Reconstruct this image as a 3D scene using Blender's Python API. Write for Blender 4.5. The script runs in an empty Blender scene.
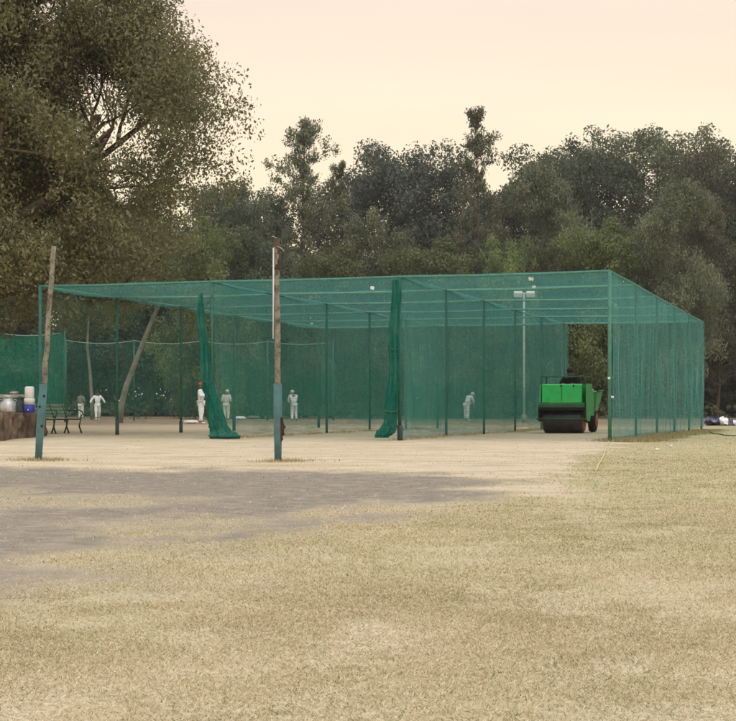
import bpy, bmesh, math, random
import numpy as np
from mathutils import Vector, Matrix

# ------------------------------------------------------------------ camera, sky, sun, exposure
S = bpy.context.scene
COL = S.collection
F = 1560.0            # focal length in photo pixels (photo 736 wide)
CAMH = 0.72           # the phone was held low
HORIZON, CX = 408.0, 368.0
cd = bpy.data.cameras.new('camera'); cam = bpy.data.objects.new('camera', cd); COL.objects.link(cam)
cam.location = (0, 0, CAMH); cam.rotation_euler = (math.radians(90), 0, 0)
cd.sensor_width = 36; cd.lens = 36 * F / 736; cd.shift_y = (HORIZON - 360.5) / 736
cd.clip_start = 0.1; cd.clip_end = 3000
S.camera = cam

SUN_EL, SUN_AZ = math.radians(50), math.radians(160)     # veiled evening light, very soft, from behind the camera's right
w = bpy.data.worlds.new('World'); S.world = w; w.use_nodes = True
nt = w.node_tree; nt.nodes.clear()
out = nt.nodes.new('ShaderNodeOutputWorld'); bg = nt.nodes.new('ShaderNodeBackground')
sky = nt.nodes.new('ShaderNodeTexSky'); sky.sky_type = 'NISHITA'; sky.sun_disc = False
sky.sun_elevation = SUN_EL; sky.sun_rotation = SUN_AZ
sky.air_density = 1.0; sky.dust_density = 3.0; sky.ozone_density = 1.5
tc = nt.nodes.new('ShaderNodeTexCoord'); sep = nt.nodes.new('ShaderNodeSeparateXYZ')
ramp = nt.nodes.new('ShaderNodeValToRGB')                # thin evening cloud veil, cream low and lilac high
cr = ramp.color_ramp
stops = [(0.0, (15.8, 13.5, 8.4)), (0.10, (15.4, 13.1, 8.8)), (0.17, (14.6, 12.3, 9.1)),
         (0.25, (13.5, 11.2, 9.2)), (0.45, (16.0, 15.6, 15.2)), (1.0, (19.6, 19.6, 20.0))]
while len(cr.elements) < len(stops): cr.elements.new(0.5)
for e, (p, c) in zip(cr.elements, stops): e.position = p; e.color = (c[0] / 24, c[1] / 24, c[2] / 24, 1)
gain = nt.nodes.new('ShaderNodeVectorMath'); gain.operation = 'SCALE'; gain.inputs['Scale'].default_value = 24
mix = nt.nodes.new('ShaderNodeMix'); mix.data_type = 'RGBA'; mix.inputs[0].default_value = 0.92
nt.links.new(tc.outputs['Generated'], sep.inputs[0]); nt.links.new(sep.outputs['Z'], ramp.inputs[0])
cmap = nt.nodes.new('ShaderNodeMapping'); cmap.inputs['Scale'].default_value = (1.2, 1.2, 9)
cn = nt.nodes.new('ShaderNodeTexNoise'); cn.inputs['Scale'].default_value = 1.6; cn.inputs['Detail'].default_value = 4
cmr = nt.nodes.new('ShaderNodeMapRange'); cmr.inputs[1].default_value = 0.3; cmr.inputs[2].default_value = 0.7; cmr.inputs[3].default_value = 22.8; cmr.inputs[4].default_value = 25.0
nt.links.new(tc.outputs['Generated'], cmap.inputs[0]); nt.links.new(cmap.outputs[0], cn.inputs['Vector'])
nt.links.new(cn.outputs['Fac'], cmr.inputs[0]); nt.links.new(cmr.outputs[0], gain.inputs['Scale'])
nt.links.new(ramp.outputs[0], gain.inputs[0]); nt.links.new(sky.outputs[0], mix.inputs[6])
nt.links.new(gain.outputs[0], mix.inputs[7]); nt.links.new(mix.outputs[2], bg.inputs[0])
bg.inputs[1].default_value = 0.08
nt.links.new(bg.outputs[0], out.inputs[0])
sl = bpy.data.lights.new('sun', 'SUN'); sun = bpy.data.objects.new('sun', sl); COL.objects.link(sun)
sl.energy = 0.8; sl.angle = math.radians(45); sl.color = (1.0, 0.96, 0.9)
sdir = Vector((math.sin(SUN_AZ) * math.cos(SUN_EL), math.cos(SUN_AZ) * math.cos(SUN_EL), math.sin(SUN_EL)))
sun.rotation_euler = sdir.to_track_quat('Z', 'Y').to_euler(); sun.location = (0, 0, 30)
vs = S.view_settings; vs.view_transform = 'Standard'; vs.look = 'None'; vs.gamma = 1; vs.use_curve_mapping = False
vs.exposure = 0.0
S.render.engine = 'CYCLES'
S.cycles.transparent_max_bounces = 24; S.cycles.max_bounces = 6; S.cycles.diffuse_bounces = 3
S.cycles.transmission_bounces = 4; S.cycles.use_denoising = True

R = random.Random(7)
NR = np.random.default_rng(11)

def at(px, py, Y):
    """the real point at depth Y seen at photo pixel px, py"""
    return Vector(((px - CX) / F * Y, Y, CAMH - (py - HORIZON) / F * Y))
def ground_at(px, py):
    return at(px, py, CAMH * F / (py - HORIZON))

# ------------------------------------------------------------------ materials
def srgb(r, g, b):
    f = lambda c: ((c / 255 + 0.055) / 1.055) ** 2.4 if c > 10 else c / 255 / 12.92
    return (f(r), f(g), f(b), 1)
class NT:
    def __init__(s, name):
        s.m = bpy.data.materials.new(name); s.m.use_nodes = True; s.t = s.m.node_tree; s.t.nodes.clear()
        s.out = s.t.nodes.new('ShaderNodeOutputMaterial')
    def n(s, typ, **kw):
        x = s.t.nodes.new('ShaderNode' + typ)
        for k, v in kw.items():
            if k[0] == '_': x.inputs[k[1:].replace('_', ' ')].default_value = v
            else: setattr(x, k, v)
        return x
    def l(s, a, b): s.t.links.new(a, b)
    def noise(s, scale, detail=4, rough=0.55, vec=None, sc=None):
        n = s.n('TexNoise', _Scale=scale, _Detail=detail, _Roughness=rough)
        c = vec
        if c is None: c = s.n('TexCoord').outputs['Object']
        if sc:
            mp = s.n('Mapping'); mp.inputs['Scale'].default_value = sc; s.l(c, mp.inputs[0]); c = mp.outputs[0]
        s.l(c, n.inputs['Vector']); return n.outputs['Fac']
    def mixc(s, fac, a, b, blend='MIX'):
        m = s.n('Mix', data_type='RGBA', blend_type=blend)
        for i, v in ((0, fac), (6, a), (7, b)):
            if hasattr(v, 'is_linked'): s.l(v, m.inputs[i])
            else: m.inputs[i].default_value = v
        return m.outputs[2]
    def math(s, op, a, b=0.0, clamp=False):
        m = s.n('Math', operation=op, use_clamp=clamp)
        for i, v in ((0, a), (1, b)):
            if hasattr(v, 'is_linked'): s.l(v, m.inputs[i])
            else: m.inputs[i].default_value = v
        return m.outputs[0]
    def remap(s, v, a, b, c=0.0, d=1.0):
        m = s.n('MapRange'); s.l(v, m.inputs[0])
        for i, x in zip((1, 2, 3, 4), (a, b, c, d)): m.inputs[i].default_value = x
        return m.outputs[0]
    def attr(s, name): return s.n('Attribute', attribute_name=name).outputs['Fac']

def solid(name, rgb, rough=0.6, metal=0.0, var=0.25, scale=6.0, dirt=None, dirt_amt=0.0, bump=0.0, spec=0.3):
    t = NT(name); p = t.n('BsdfPrincipled', _Roughness=rough, _Metallic=metal)
    p.inputs['Specular IOR Level'].default_value = spec
    c = srgb(*rgb); dk = tuple(x * (1 - var) for x in c[:3]) + (1,); lt = tuple(min(1, x * (1 + var * 0.6)) for x in c[:3]) + (1,)
    f = t.remap(t.noise(scale, 5), 0.3, 0.7)
    col = t.mixc(f, dk, lt)
    if dirt:
        df = t.math('MULTIPLY', t.remap(t.noise(scale * 1.7, 6, 0.65), 0.48, 0.66), dirt_amt)
        col = t.mixc(df, col, srgb(*dirt))
    t.l(col, p.inputs['Base Color'])
    rr = t.remap(t.noise(scale * 3, 3), 0.3, 0.7, max(0.05, rough - 0.12), min(1, rough + 0.12)); t.l(rr, p.inputs['Roughness'])
    if bump:
        b = t.n('Bump', _Strength=bump, _Distance=0.02); t.l(t.noise(scale * 4, 6, 0.6), b.inputs['Height']); t.l(b.outputs[0], p.inputs['Normal'])
    t.l(p.outputs[0], t.out.inputs[0]); return t.m

def leafmat(name, a, b, trans=0.3, spec=0.25):
    """leaf colours a..b chosen by each leaf's own tone"""
    t = NT(name); tone = t.attr('tone')
    col = t.mixc(tone, srgb(*a), srgb(*b))
    oi = t.n('ObjectInfo').outputs['Random']
    hs = t.n('HueSaturation'); t.l(t.remap(oi, 0, 1, 0.85, 1.15), hs.inputs['Value']); t.l(t.remap(oi, 0, 1, 0.49, 0.51), hs.inputs['Hue'])
    t.l(col, hs.inputs['Color'])
    p = t.n('BsdfPrincipled', _Roughness=0.5); p.inputs['Specular IOR Level'].default_value = spec
    tr = t.n('BsdfTranslucent'); mx = t.n('MixShader', _Fac=trans)
    t.l(hs.outputs[0], p.inputs['Base Color']); t.l(hs.outputs[0], tr.inputs[0])
    t.l(p.outputs[0], mx.inputs[1]); t.l(tr.outputs[0], mx.inputs[2]); t.l(mx.outputs[0], t.out.inputs[0]); return t.m

def netmat(name, rgb, cover, trans=0.45, fine=0.18, streak=0.16):
    """woven shade net: the share of threads against holes, with a fine weave and worn vertical streaks"""
    t = NT(name)
    obj = t.n('TexCoord').outputs['Object']
    weft = t.noise(1.0, 2, 0.6, obj, (1.5, 1.5, 28))
    warp = t.noise(1.0, 2, 0.6, obj, (22, 22, 0.35))
    big = t.noise(0.55, 4, 0.6, obj)
    holes = t.remap(t.noise(0.9, 5, 0.7, obj), 0.66, 0.76, 0, 0.35)
    a = t.math('ADD', cover, t.math('MULTIPLY', t.math('SUBTRACT', weft, 0.5), fine * 2))
    a = t.math('ADD', a, t.math('MULTIPLY', t.math('SUBTRACT', warp, 0.5), streak * 2))
    a = t.math('ADD', a, t.math('MULTIPLY', t.math('SUBTRACT', big, 0.5), 0.30))
    a = t.math('SUBTRACT', a, holes)
    a = t.math('MINIMUM', t.math('MAXIMUM', a, 0.03), 0.97)
    c = srgb(*rgb)
    col = t.mixc(t.remap(warp, 0.3, 0.7), tuple(x * 0.72 for x in c[:3]) + (1,), tuple(min(1, x * 1.25) for x in c[:3]) + (1,))
    col = t.mixc(t.remap(t.noise(1.4, 4), 0.5, 0.8, 0, 0.35), col, srgb(120, 165, 150))
    d = t.n('BsdfDiffuse'); tl = t.n('BsdfTranslucent'); m1 = t.n('MixShader', _Fac=trans)
    t.l(col, d.inputs[0]); t.l(col, tl.inputs[0]); t.l(d.outputs[0], m1.inputs[1]); t.l(tl.outputs[0], m1.inputs[2])
    tp = t.n('BsdfTransparent'); m2 = t.n('MixShader'); t.l(a, m2.inputs[0]); t.l(tp.outputs[0], m2.inputs[1]); t.l(m1.outputs[0], m2.inputs[2])
    t.l(m2.outputs[0], t.out.inputs[0]); return t.m

M = {}
M['net_wall'] = netmat('net_wall', (92, 150, 145), 0.57)
M['net_mid'] = netmat('net_mid', (90, 148, 142), 0.46)
M['net_part'] = netmat('net_partition', (86, 150, 142), 0.34)
M['net_thin'] = netmat('net_thin', (72, 136, 122), 0.15)
M['net_roof'] = netmat('net_roof', (86, 154, 146), 0.46, trans=0.55, fine=0.05, streak=0.05)
M['net_skirt'] = netmat('net_skirt', (36, 142, 120), 0.20)
M['net_far'] = netmat('net_far', (36, 122, 102), 0.62)
M['net_bundle'] = netmat('net_bundle', (34, 106, 92), 0.88, trans=0.25, fine=0.2, streak=0.25)
M['pipe'] = solid('green_pipe', (38, 98, 86), 0.55, var=0.3, scale=5, dirt=(90, 76, 60), dirt_amt=0.35)
M['pipe_roof'] = solid('roof_pipe', (112, 166, 150), 0.5, var=0.2)
M['pipe_pale'] = solid('pale_pipe', (70, 124, 110), 0.5, var=0.25)
M['sleeve'] = solid('post_sleeve', (52, 74, 78), 0.7, var=0.4, dirt=(92, 84, 72), dirt_amt=0.6)
M['wood'] = solid('old_wood', (140, 134, 120), 0.9, var=0.45, scale=9, dirt=(62, 48, 38), dirt_amt=0.8, bump=0.6)
M['wood_dark'] = solid('charred_wood', (84, 66, 54), 0.9, var=0.45, scale=9, bump=0.6)
M['blue_tin'] = solid('blue_tin', (72, 112, 116), 0.55, var=0.25, scale=7, dirt=(96, 84, 74), dirt_amt=0.45, bump=0.25)
M['rust'] = solid('rust', (64, 46, 38), 0.9, var=0.5, scale=12, bump=0.5)
M['white_pipe'] = solid('white_pipe', (205, 205, 205), 0.5, var=0.12)
M['bark'] = solid('bark', (92, 80, 68), 0.95, var=0.45, scale=3, bump=0.8, spec=0.1)
M['bark_pale'] = solid('bark_pale', (124, 122, 110), 0.95, var=0.35, scale=3, bump=0.6, spec=0.1)
M['green_paint'] = solid('green_paint', (22, 190, 92), 0.34, var=0.12, scale=3, dirt=(70, 110, 70), dirt_amt=0.35, spec=0.5)
M['green_paint_old'] = solid('green_paint_old', (66, 156, 90), 0.5, var=0.22, scale=4, dirt=(96, 104, 78), dirt_amt=0.6)
M['green_frame'] = solid('green_frame', (46, 100, 66), 0.55, var=0.25, scale=5, dirt=(80, 70, 56), dirt_amt=0.6)
M['steel_drum'] = solid('steel_drum', (62, 62, 70), 0.42, metal=0.6, var=0.3, scale=5, dirt=(96, 84, 74), dirt_amt=0.5)
M['black'] = solid('black', (24, 24, 26), 0.7, var=0.2)
M['orange'] = solid('orange_hub', (150, 98, 52), 0.6, var=0.3, dirt=(90, 60, 40), dirt_amt=0.6)
M['white_cloth'] = solid('white_cloth', (236, 238, 240), 0.9, var=0.08, scale=5, spec=0.1)
M['cream_cloth'] = solid('cream_cloth', (226, 226, 220), 0.9, var=0.1, scale=5, spec=0.1)
M['grey_cloth'] = solid('grey_cloth', (126, 124, 116), 0.9, var=0.15, scale=5, spec=0.1)
M['black_cloth'] = solid('black_cloth', (30, 30, 34), 0.9, var=0.2, scale=5, spec=0.1)
M['red_cloth'] = solid('red_cloth', (196, 72, 46), 0.85, var=0.15, scale=5, spec=0.1)
M['skin'] = solid('skin', (122, 82, 60), 0.55, var=0.1, scale=8)
M['hair'] = solid('hair', (20, 17, 16), 0.6, var=0.3, scale=30)
M['shoe'] = solid('shoe', (205, 203, 198), 0.6, var=0.1)
M['mud'] = solid('mud_stone', (118, 100, 84), 0.95, var=0.55, scale=1.8, dirt=(66, 54, 46), dirt_amt=0.8, bump=1.0, spec=0.1)
M['steel'] = solid('steel', (186, 186, 184), 0.35, metal=0.7, var=0.2, scale=5)
M['white_plastic'] = solid('white_plastic', (214, 214, 210), 0.45, var=0.08)
M['blue_plastic'] = solid('blue_plastic', (52, 52, 148), 0.45, var=0.1)
M['slat'] = solid('bench_slat', (146, 160, 134), 0.7, var=0.2, dirt=(96, 96, 80), dirt_amt=0.4)
M['iron'] = solid('cast_iron', (48, 70, 62), 0.6, metal=0.3, var=0.3)
M['tarp_blue'] = solid('tarp_blue', (50, 52, 82), 0.8, var=0.4, scale=2.5, dirt=(150, 150, 165), dirt_amt=0.8)
M['rope'] = solid('rope', (196, 186, 146), 0.9, var=0.2)
M['rope_dark'] = solid('rope_dark', (72, 74, 70), 0.9, var=0.2)
M['rope_net'] = solid('rope_net', (140, 170, 158), 0.9, var=0.2)
M['stone'] = solid('pale_stone', (176, 164, 146), 0.95, var=0.3)

# ------------------------------------------------------------------ helpers
class MB:
    """collects shapes in one bmesh"""
    def __init__(s): s.b = bmesh.new(); s.mi = 0
    def _new(s, fs):
        for f in fs: f.material_index = s.mi
    def box(s, cx, cy, cz, sx, sy, sz, bev=0.0, rot=None, taper=None):
        r = bmesh.ops.create_cube(s.b, size=1); vs_ = r['verts']
        for v in vs_:
            tp = 1.0
            if taper is not None and v.co.z < 0: tp = taper
            v.co = Vector((v.co.x * sx * tp, v.co.y * sy * tp, v.co.z * sz))
        if bev:
            es = list({e for v in vs_ for e in v.link_edges})
            q = bmesh.ops.bevel(s.b, geom=es, offset=bev, segments=2, affect='EDGES', profile=0.5)
            vs_ = list({v for f in q['faces'] for v in f.verts} | {v for v in vs_ if v.is_valid})
        for v in vs_:
            if rot: v.co = rot @ v.co
            v.co += Vector((cx, cy, cz))
        s._new({f for v in vs_ for f in v.link_faces}); return s
    def tube(s, pts, rad, n=8, cap=True):
        pts = [Vector(p) for p in pts]; rad = rad if hasattr(rad, '__len__') else [rad] * len(pts)
        rings = []; up = None
        for i, p in enumerate(pts):
            d = (pts[min(i + 1, len(pts) - 1)] - pts[max(i - 1, 0)]).normalized()
            if up is None: up = d.orthogonal().normalized()
            a = (up - d * up.dot(d)).normalized(); b = d.cross(a); up = a
            rings.append([s.b.verts.new(p + (a * math.cos(k * math.tau / n) + b * math.sin(k * math.tau / n)) * rad[i]) for k in range(n)])
        fs = []
        for i in range(len(rings) - 1):
            for k in range(n): fs.append(s.b.faces.new((rings[i][k], rings[i][(k + 1) % n], rings[i + 1][(k + 1) % n], rings[i + 1][k])))
        if cap: fs.append(s.b.faces.new(rings[0][::-1])); fs.append(s.b.faces.new(rings[-1]))
        for f in fs: f.smooth = True
        if cap: fs[-1].smooth = fs[-2].smooth = False
        s._new(fs); return s
    def lathe(s, prof, n=20, c=(0, 0, 0), axis='z', cap=True):
        rings = []
        for r, h in prof:
            ring = []
            for k in range(n):
                a = k * math.tau / n; p = (r * math.cos(a), r * math.sin(a), h)
                if axis == 'x': p = (h, r * math.cos(a), r * math.sin(a))
                ring.append(s.b.verts.new(Vector(p) + Vector(c)))
            rings.append(ring)
        fs = []
        for i in range(len(rings) - 1):
            for k in range(n): fs.append(s.b.faces.new((rings[i][k], rings[i][(k + 1) % n], rings[i + 1][(k + 1) % n], rings[i + 1][k])))
        for f in fs: f.smooth = True
        if cap: fs.append(s.b.faces.new(rings[0][::-1])); fs.append(s.b.faces.new(rings[-1]))
        s._new(fs); return s
    def ball(s, c, r, seg=12, sc=(1, 1, 1)):
        q = bmesh.ops.create_uvsphere(s.b, u_segments=seg, v_segments=max(6, seg // 2), radius=r)
        for v in q['verts']: v.co = Vector((v.co.x * sc[0], v.co.y * sc[1], v.co.z * sc[2])) + Vector(c)
        fs = {f for v in q['verts'] for f in v.link_faces}
        for f in fs: f.smooth = True
        s._new(fs); return s
    def prism(s, poly, x0, x1):
        """polygon in (y, z) run along x"""
        a = [s.b.verts.new((x0, y, z)) for y, z in poly]; b = [s.b.verts.new((x1, y, z)) for y, z in poly]; n = len(poly)
        fs = [s.b.faces.new(a), s.b.faces.new(b[::-1])] + [s.b.faces.new((a[i], b[i], b[(i + 1) % n], a[(i + 1) % n])) for i in range(n)]
        s._new(fs); return s
    def build(s, name, mats, parent=None, loc=None, rz=None):
        bmesh.ops.recalc_face_normals(s.b, faces=s.b.faces)
        me = bpy.data.meshes.new(name); s.b.to_mesh(me); s.b.free()
        return link(name, me, mats, parent, loc, rz)
def link(name, me, mats, parent=None, loc=None, rz=None):
    for m in (mats if isinstance(mats, (list, tuple)) else [mats]): me.materials.append(m)
    o = bpy.data.objects.new(name, me); COL.objects.link(o)
    if parent: o.parent = parent
    if loc is not None: o.location = loc
    if rz is not None: o.rotation_euler = (0, 0, rz)
    return o
def thing(name, label, cat, loc=(0, 0, 0), rz=0.0, group=None):
    o = bpy.data.objects.new(name, None); COL.objects.link(o); o.empty_display_size = 0.2
    o.location = loc; o.rotation_euler = (0, 0, rz); tag(o, label, cat, group); return o
def tag(o, label, cat, group=None):
    o['label'] = label; o['category'] = cat
    if group: o['group'] = group
    return o
def np_mesh(name, co, faces, attr=None, smooth=False):
    """quads (n,4) from numpy, with an optional per-face tone"""
    me = bpy.data.meshes.new(name); nv, nf = len(co), len(faces); k = faces.shape[1]
    me.vertices.add(nv); me.vertices.foreach_set('co', np.asarray(co, np.float32).ravel())
    me.loops.add(nf * k); me.loops.foreach_set('vertex_index', faces.astype(np.int32).ravel())
    me.polygons.add(nf); me.polygons.foreach_set('loop_start', np.arange(nf, dtype=np.int32) * k)
    if smooth: me.polygons.foreach_set('use_smooth', np.ones(nf, bool))
    me.update(calc_edges=True)
    if attr is not None:
        a = me.attributes.new('tone', 'FLOAT', 'FACE'); a.data.foreach_set('value', np.asarray(attr, np.float32))
    return me

def vnoise(x, y, seed=0):
    """smooth value noise on a lattice"""
    rng = np.random.default_rng(seed); T = rng.random((256, 256))
    xi, yi = np.floor(x).astype(int), np.floor(y).astype(int); fx, fy = x - xi, y - yi
    fx, fy = fx * fx * (3 - 2 * fx), fy * fy * (3 - 2 * fy)
    g = lambda i, j: T[i % 256, j % 256]
    return (g(xi, yi) * (1 - fx) + g(xi + 1, yi) * fx) * (1 - fy) + (g(xi, yi + 1) * (1 - fx) + g(xi + 1, yi + 1) * fx) * fy
def fbm(x, y, seed=0, oct=4):
    v, a, t = 0, 1.0, 0
    for i in range(oct): v = v + a * vnoise(x * 2 ** i + 17 * i, y * 2 ** i + 5 * i, seed + i); t += a; a *= 0.55
    return v / t

# ------------------------------------------------------------------ ground
def pip(x, y, poly):
    ins = np.zeros(x.shape, bool); n = len(poly)
    for i in range(n):
        (x1, y1), (x2, y2) = poly[i], poly[(i + 1) % n]
        c = ((y1 > y) != (y2 > y)) & (x < (x2 - x1) * (y - y1) / (y2 - y1 + 1e-12) + x1); ins ^= c
    return ins
def sdist(x, y, poly):
    d = np.full(x.shape, 1e9); n = len(poly)
    for i in range(n):
        (x1, y1), (x2, y2) = poly[i], poly[(i + 1) % n]; dx, dy = x2 - x1, y2 - y1
        t = np.clip(((x - x1) * dx + (y - y1) * dy) / (dx * dx + dy * dy), 0, 1)
        d = np.minimum(d, np.hypot(x - x1 - t * dx, y - y1 - t * dy))
    return np.where(pip(x, y, poly), d, -d)
G = lambda pts: [tuple(ground_at(*p)[:2]) for p in pts]
# bare damp earth across the mouth of the nets, running out to the left
P_EARTH = G([(-500, 471), (0, 467), (100, 468), (200, 469.5), (290, 470.5), (400, 473), (470, 480), (512, 487), (520, 492), (490, 497), (430, 500), (380, 504),
             (340, 514), (290, 528), (240, 545), (170, 564), (90, 585), (0, 606), (-200, 640), (-700, 580)])
P_STRAW = G([(-200, 490), (0, 491), (70, 494), (140, 496), (200, 502), (140, 507), (80, 509), (40, 508), (0, 514), (-200, 514)])
P_STRAW2 = G([(95, 523), (150, 517), (200, 514), (235, 520), (215, 530), (150, 531)])
# rolled pale soil under and before the nets
P_PITCH = [(5.6, 34.6), (12.2, 56.5), (-5.5, 62), (-9.5, 42), (-10, 30), (-12, 21), (-3, 18.3), (1.6, 12.9), (2.0, 15.6), (3.4, 23.5)]
P_GREEN = [(5.4, 34.2), (5.4, 33.1), (7.2, 36.5), (10, 45), (12.2, 54), (11.2, 54)]
def soft(x, y, poly, wd, amp, seed, fr=1.0):
    s = sdist(x, y, poly) + (fbm(x * fr, y * fr * 0.6, seed) - 0.5) * amp
    return np.clip(s / wd + 0.5, 0, 1)
def ground_masks(x, y):
    e = soft(x, y, P_EARTH, 1.4, 3.2, 3, 1.3)
    e = e * (1 - 0.5 * soft(x, y, P_STRAW, 1.0, 3.0, 5, 1.6)) * (1 - 0.55 * soft(x, y, P_STRAW2, 0.5, 1.6, 6, 2))
    e = e * np.clip(1.3 - 1.2 * np.clip(fbm(x * 1.6, y * 0.9, 8) - 0.45, 0, 1), 0, 1)
    ragged = np.clip((fbm(x * 0.9, y * 0.45, 9) - 0.36) * 6, 0, 1)
    e = e * np.where(y < 10.5, (0.85 + 0.15 * ragged) * np.clip((y - 4.0) / 3, 0.3, 1), 1)
    p = soft(x, y, P_PITCH, 0.8, 1.6, 13, 1.5) * (1 - e)
    g = np.clip(soft(x, y, P_GREEN, 0.5, 1.2, 15) + 0.0, 0, 1)
    lush = np.clip((fbm(x * 0.9, y * 0.6, 21) - 0.46) * 1.3 + np.clip((x + .5) / 6, 0, 0.7) * np.clip((y - 5) / 8, 0, 1) + .24, 0, 0.9)
    return e, p, g, lush
def far_shaded_soil(x, y):  # mask for distant brown soil with tree and net shade painted in
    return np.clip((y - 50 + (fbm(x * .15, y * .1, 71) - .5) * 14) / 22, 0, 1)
ys = np.concatenate([np.arange(-6, 2, 1.0), np.arange(2, 14, 0.06), np.arange(14, 30, 0.12), np.arange(30, 64, 0.35), np.geomspace(64, 900, 40)])
xs = np.concatenate([-np.geomspace(900, 26, 24), np.arange(-25, -9, 0.4), np.arange(-9, 9, 0.09), np.arange(9, 25, 0.4), np.geomspace(26, 900, 24)])
gx, gy = np.meshgrid(xs, ys)
near = np.clip((62 - gy) / 20, 0, 1) * np.clip((24 - abs(gx)) / 8, 0, 1)
me_, mp_, mg_, ml_ = ground_masks(gx, gy)
gz = near * ((fbm(gx * 0.5, gy * 0.5, 31) - 0.5) * 0.05 + (fbm(gx * 3.1, gy * 3.1, 33) - 0.5) * 0.022 * (1 - 0.7 * mp_))
gz = gz - gz.max() * 0.4
def gheight(x, y):
    x = np.atleast_1d(np.asarray(x, float)); y = np.atleast_1d(np.asarray(y, float))
    i = np.clip(np.searchsorted(xs, x) - 1, 0, len(xs) - 2); j = np.clip(np.searchsorted(ys, y) - 1, 0, len(ys) - 2)
    fx = (x - xs[i]) / (xs[i + 1] - xs[i]); fy = (y - ys[j]) / (ys[j + 1] - ys[j])
    return (gz[j, i] * (1 - fx) + gz[j, i + 1] * fx) * (1 - fy) + (gz[j + 1, i] * (1 - fx) + gz[j + 1, i + 1] * fx) * fy
nx_, ny_ = len(xs), len(ys)
idx = np.arange(nx_ * ny_).reshape(ny_, nx_)
gm = np_mesh('ground', np.stack([gx, gy, gz], -1).reshape(-1, 3),
             np.stack([idx[:-1, :-1], idx[:-1, 1:], idx[1:, 1:], idx[1:, :-1]], -1).reshape(-1, 4), smooth=True)
for nm, arr in (('earth', me_), ('pitch', mp_), ('green', mg_), ('lush', ml_), ('far', far_shaded_soil(gx, gy))):
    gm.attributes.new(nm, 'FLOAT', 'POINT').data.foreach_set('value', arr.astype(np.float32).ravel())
t = NT('field_ground')
fineN = t.noise(26, 6, 0.7); midN = t.noise(2.2, 5, 0.6); thatch = t.noise(1.0, 4, 0.8, sc=(90, 55, 90)); bigN = t.noise(0.35, 4, 0.6)
straw = t.mixc(t.remap(fineN, 0.3, 0.7), srgb(140, 126, 102), srgb(204, 186, 160))
straw = t.mixc(t.remap(thatch, 0.42, 0.62, 0, 0.8), straw, srgb(222, 208, 180))
straw = t.mixc(t.remap(t.noise(1.0, 4, 0.8, sc=(70, 45, 70)), 0.52, 0.66, 0, 0.7), straw, srgb(128, 118, 84))
straw = t.mixc(t.math('MULTIPLY', t.remap(midN, 0.5, 0.72), 0.55), straw, srgb(200, 176, 150))
straw = t.mixc(t.math('MULTIPLY', t.attr('lush'), t.remap(midN, 0.3, 0.6, 0.15, 0.8)), straw, srgb(150, 148, 98))
earth = t.mixc(t.remap(fineN, 0.3, 0.72), srgb(102, 96, 88), srgb(152, 142, 130))
earth = t.mixc(t.math('MULTIPLY', t.remap(t.noise(5, 6, 0.7), 0.45, 0.68), 0.5), earth, srgb(178, 164, 144))
pitch = t.mixc(t.remap(midN, 0.3, 0.7), srgb(186, 170, 146), srgb(208, 192, 168))
pitch = t.mixc(t.math('MULTIPLY', t.remap(t.noise(1.0, 4, 0.6, sc=(0.5, 1.6, 1)), 0.42, 0.68), 0.75), pitch, srgb(168, 152, 118))
pitch = t.mixc(t.remap(fineN, 0.55, 0.8, 0, 0.4), pitch, srgb(150, 130, 104))
def edge(a, k): return t.remap(t.math('ADD', t.attr(a), t.math('MULTIPLY', t.math('SUBTRACT', fineN, 0.5), k)), 0.35, 0.65)
c = t.mixc(edge('pitch', 1.1), straw, pitch)
c = t.mixc(t.math('MULTIPLY', t.attr('far'), 0.9), c, t.mixc(t.remap(t.noise(0.5, 5, 0.6), .35, .65), srgb(92, 82, 66), srgb(136, 120, 98)))  # darker brown far off, shade under trees and nets included in the colour
grit = t.noise(70, 4, 0.8)
c = t.mixc(t.remap(t.math('ADD', t.attr('earth'), t.math('ADD', t.math('MULTIPLY', t.math('SUBTRACT', fineN, 0.5), 1.5), t.math('MULTIPLY', t.math('SUBTRACT', grit, 0.5), 1.2))), 0.15, 0.85), c, earth)
c = t.mixc(t.math('MULTIPLY', edge('green', 1.0), 0.85), c, srgb(108, 118, 62))
p = t.n('BsdfPrincipled', _Roughness=0.95); p.inputs['Specular IOR Level'].default_value = 0.1
t.l(c, p.inputs['Base Color'])
b = t.n('Bump', _Strength=0.3, _Distance=0.015); t.l(t.math('ADD', fineN, t.math('MULTIPLY', thatch, 0.8)), b.inputs['Height']); t.l(b.outputs[0], p.inputs['Normal'])
t.l(p.outputs[0], t.out.inputs[0])
ground = link('ground', gm, t.m); ground['kind'] = 'structure'

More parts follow.
